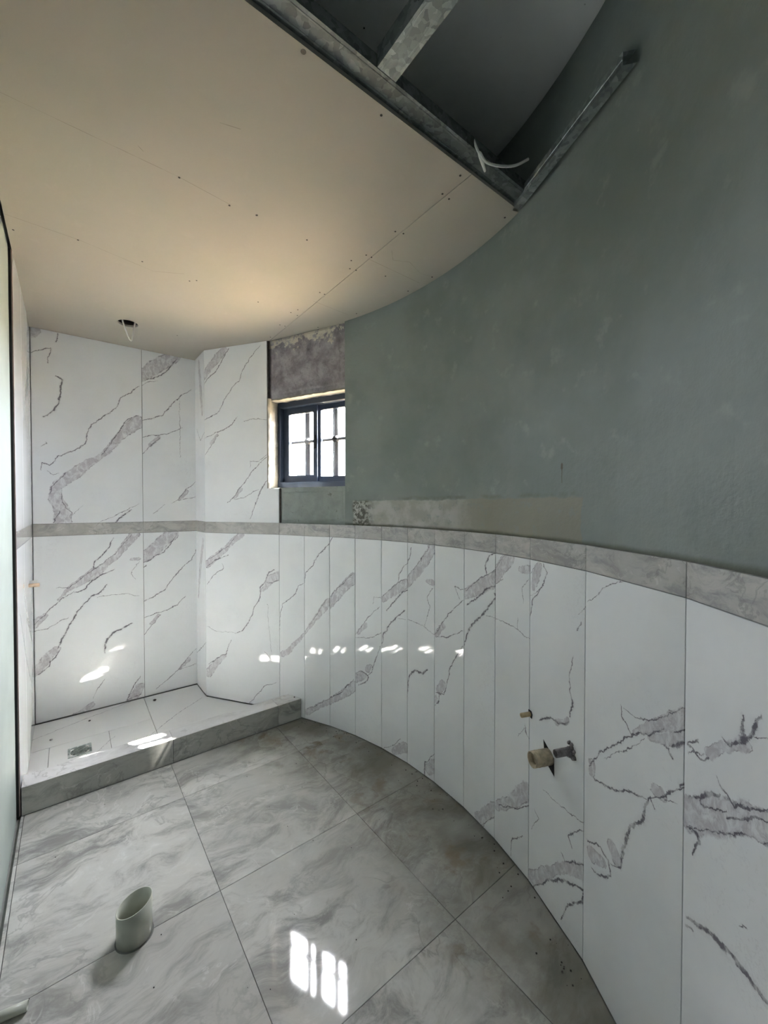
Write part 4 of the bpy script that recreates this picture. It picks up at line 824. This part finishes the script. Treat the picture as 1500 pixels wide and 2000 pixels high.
# shower pipe stub on the left wall
o4 = empty('shower_pipe', (LEFT, 3.06, .955)); d4 = Vector((1, 0, 0))
bm = bmesh.new(); hollow_pipe(bm, -d4*.008, d4, .056, .0105, .003, 24); link('tube', mesh_of(bm, 'tube', True), o4, m_peach)
bm = bmesh.new(); bm_box(bm, .004, .038, -.003, .003, .011, .028); fix(bm); bevel(bm, .001, 1); link('tab', mesh_of(bm, 'tab'), o4, m_cable)
tag(o4, 'pale peach plastic pipe stub on the left shower wall', 'pipe')
# toilet waste pipe standing in the floor
o5 = empty('toilet_waste_pipe', (.153, 1.533, 0))
cutd = Vector((math.cos(YAW), -math.sin(YAW), 0))+Vector((math.sin(YAW), math.cos(YAW), 0))*.35
bm = bmesh.new(); hollow_pipe(bm, (0, 0, -.008), (0, 0, 1), .118, .0515, .0028, 64, cut=.27, cutdir=cutd)
link('tube', mesh_of(bm, 'tube', True), o5, m_pvc)
bm = bmesh.new(); tube(bm, [(0, 0, .0015), (0, 0, .003)], .0486, 40); fix(bm); link('plug', mesh_of(bm, 'plug'), o5, m_pvcin)
bm = bmesh.new(); tube(bm, [(0, 0, -.004), (0, 0, .0012)], .0555, 40); fix(bm); link('mortar_ring', mesh_of(bm, 'mortar_ring'), o5, m_screed)
tag(o5, 'wide grey-white plastic pipe with a slanted open end standing on the floor', 'pipe')
# thin pipe lying at the left edge
o6 = empty('loose_pipe', (-.108, 1.490, .0125)); d6 = Vector((-1, .18, 0)).normalized()
bm = bmesh.new(); hollow_pipe(bm, (0, 0, 0), d6, .085, .0122, .002, 28); link('tube', mesh_of(bm, 'tube', True), o6, m_pvc)
bm = bmesh.new(); tube(bm, [d6*.03, d6*.034], .0100, 24); fix(bm); link('plug', mesh_of(bm, 'plug'), o6, m_debris)
tag(o6, 'thin off-white pipe end lying on the floor by the left wall', 'pipe')

# ---------------------------------------------------------------- FLOOR DRAIN
dr = empty('floor_drain', (.030, 2.895, 0))
tag(dr, 'small square metal drain with slotted grate in the shower floor', 'drain')
bm = bmesh.new()
for a, b, c, e in ((-.055, .055, -.055, -.043), (-.055, .055, .043, .055), (-.055, -.043, -.043, .043), (.043, .055, -.043, .043)): bm_box(bm, a, b, c, e, .0005, .004)
fix(bm); link('frame', mesh_of(bm, 'frame'), dr, m_galv)
bm = bmesh.new(); tube(bm, [(0, 0, .0006), (0, 0, .0012)], .043, 32); fix(bm); link('well', mesh_of(bm, 'well'), dr, m_gap_shade)  # black disc for the shaded depth under the grate
for i in range(6):
    y = -.034+i*.0136; L2 = math.sqrt(max(.042**2-y*y, 0))
    bm = bmesh.new(); bm_box(bm, -L2, L2, y-.0035, y+.0035, .0014, .0036); fix(bm); link('grate_bar', mesh_of(bm, 'grate_bar'), dr, m_galv)

# ---------------------------------------------------------------- DEBRIS
def crumb(name, x, y, r, label, z=0., flat=.5, cat='debris', mat=None):
    bm = bmesh.new(); bmesh.ops.create_icosphere(bm, subdivisions=2, radius=r)
    for v in bm.verts:
        v.co *= 1+.35*mnoise.noise(v.co*(1.2/r)+Vector((x*9, y*9, 0))); v.co.z *= flat
    mz = min(v.co.z for v in bm.verts)
    for v in bm.verts: v.co.z -= mz
    o = link(name, mesh_of(bm, name), None, mat or m_debris); o.location = (x, y, z); return tag(o, label, cat, kind=None)
crumb('debris_lump', .469, 3.309, .011, 'small black crumb lying on the shower floor near the back wall')
crumb('debris_lump', .086, 3.255, .007, 'tiny dark crumb on the shower floor in front of the back wall')
crumb('debris_lump', -.105, 3.13, .008, 'grey-brown crumb on the shower floor nearest the left wall', mat=m_mort)
for p, l in (((1.17, 2.452), 'dark crumb on the curb top at its right end against the tiled wall'),):
    crumb('debris_lump', p[0], p[1]+.03, .005, l, z=CURBZ+.001)
# grit swept along the foot of the round wall
bm = bmesh.new()
for k in range(120):
    t = rnd.uniform(-.9, .5); rr = R-.012-abs(rnd.gauss(0, .05)); x, y = arc(t, rr)
    if y > 2.40: continue
    s = rnd.uniform(.0012, .0036)
    bmesh.ops.create_icosphere(bm, subdivisions=1, radius=s, matrix=Matrix.Translation((x, y, s*.5)) @ Matrix.Scale(.6, 4, (0, 0, 1)))
for k in range(26):
    x, y = rnd.uniform(-.15, 1.1), rnd.uniform(.9, 2.4); s = rnd.uniform(.001, .0022)
    bmesh.ops.create_icosphere(bm, subdivisions=1, radius=s, matrix=Matrix.Translation((x, y, s*.5)))
tag(link('grit', mesh_of(bm, 'grit'), None, m_debris), 'dark builders grit scattered along the foot of the round wall', 'grit', kind='stuff')

# ---------------------------------------------------------------- OUTSIDE: sunlit ground
bm = bmesh.new(); bm_box(bm, -30, 30, -30, 30, -.6, -.35); fix(bm)
tag(link('ground', mesh_of(bm, 'ground'), None, m_extwall), kind='structure')
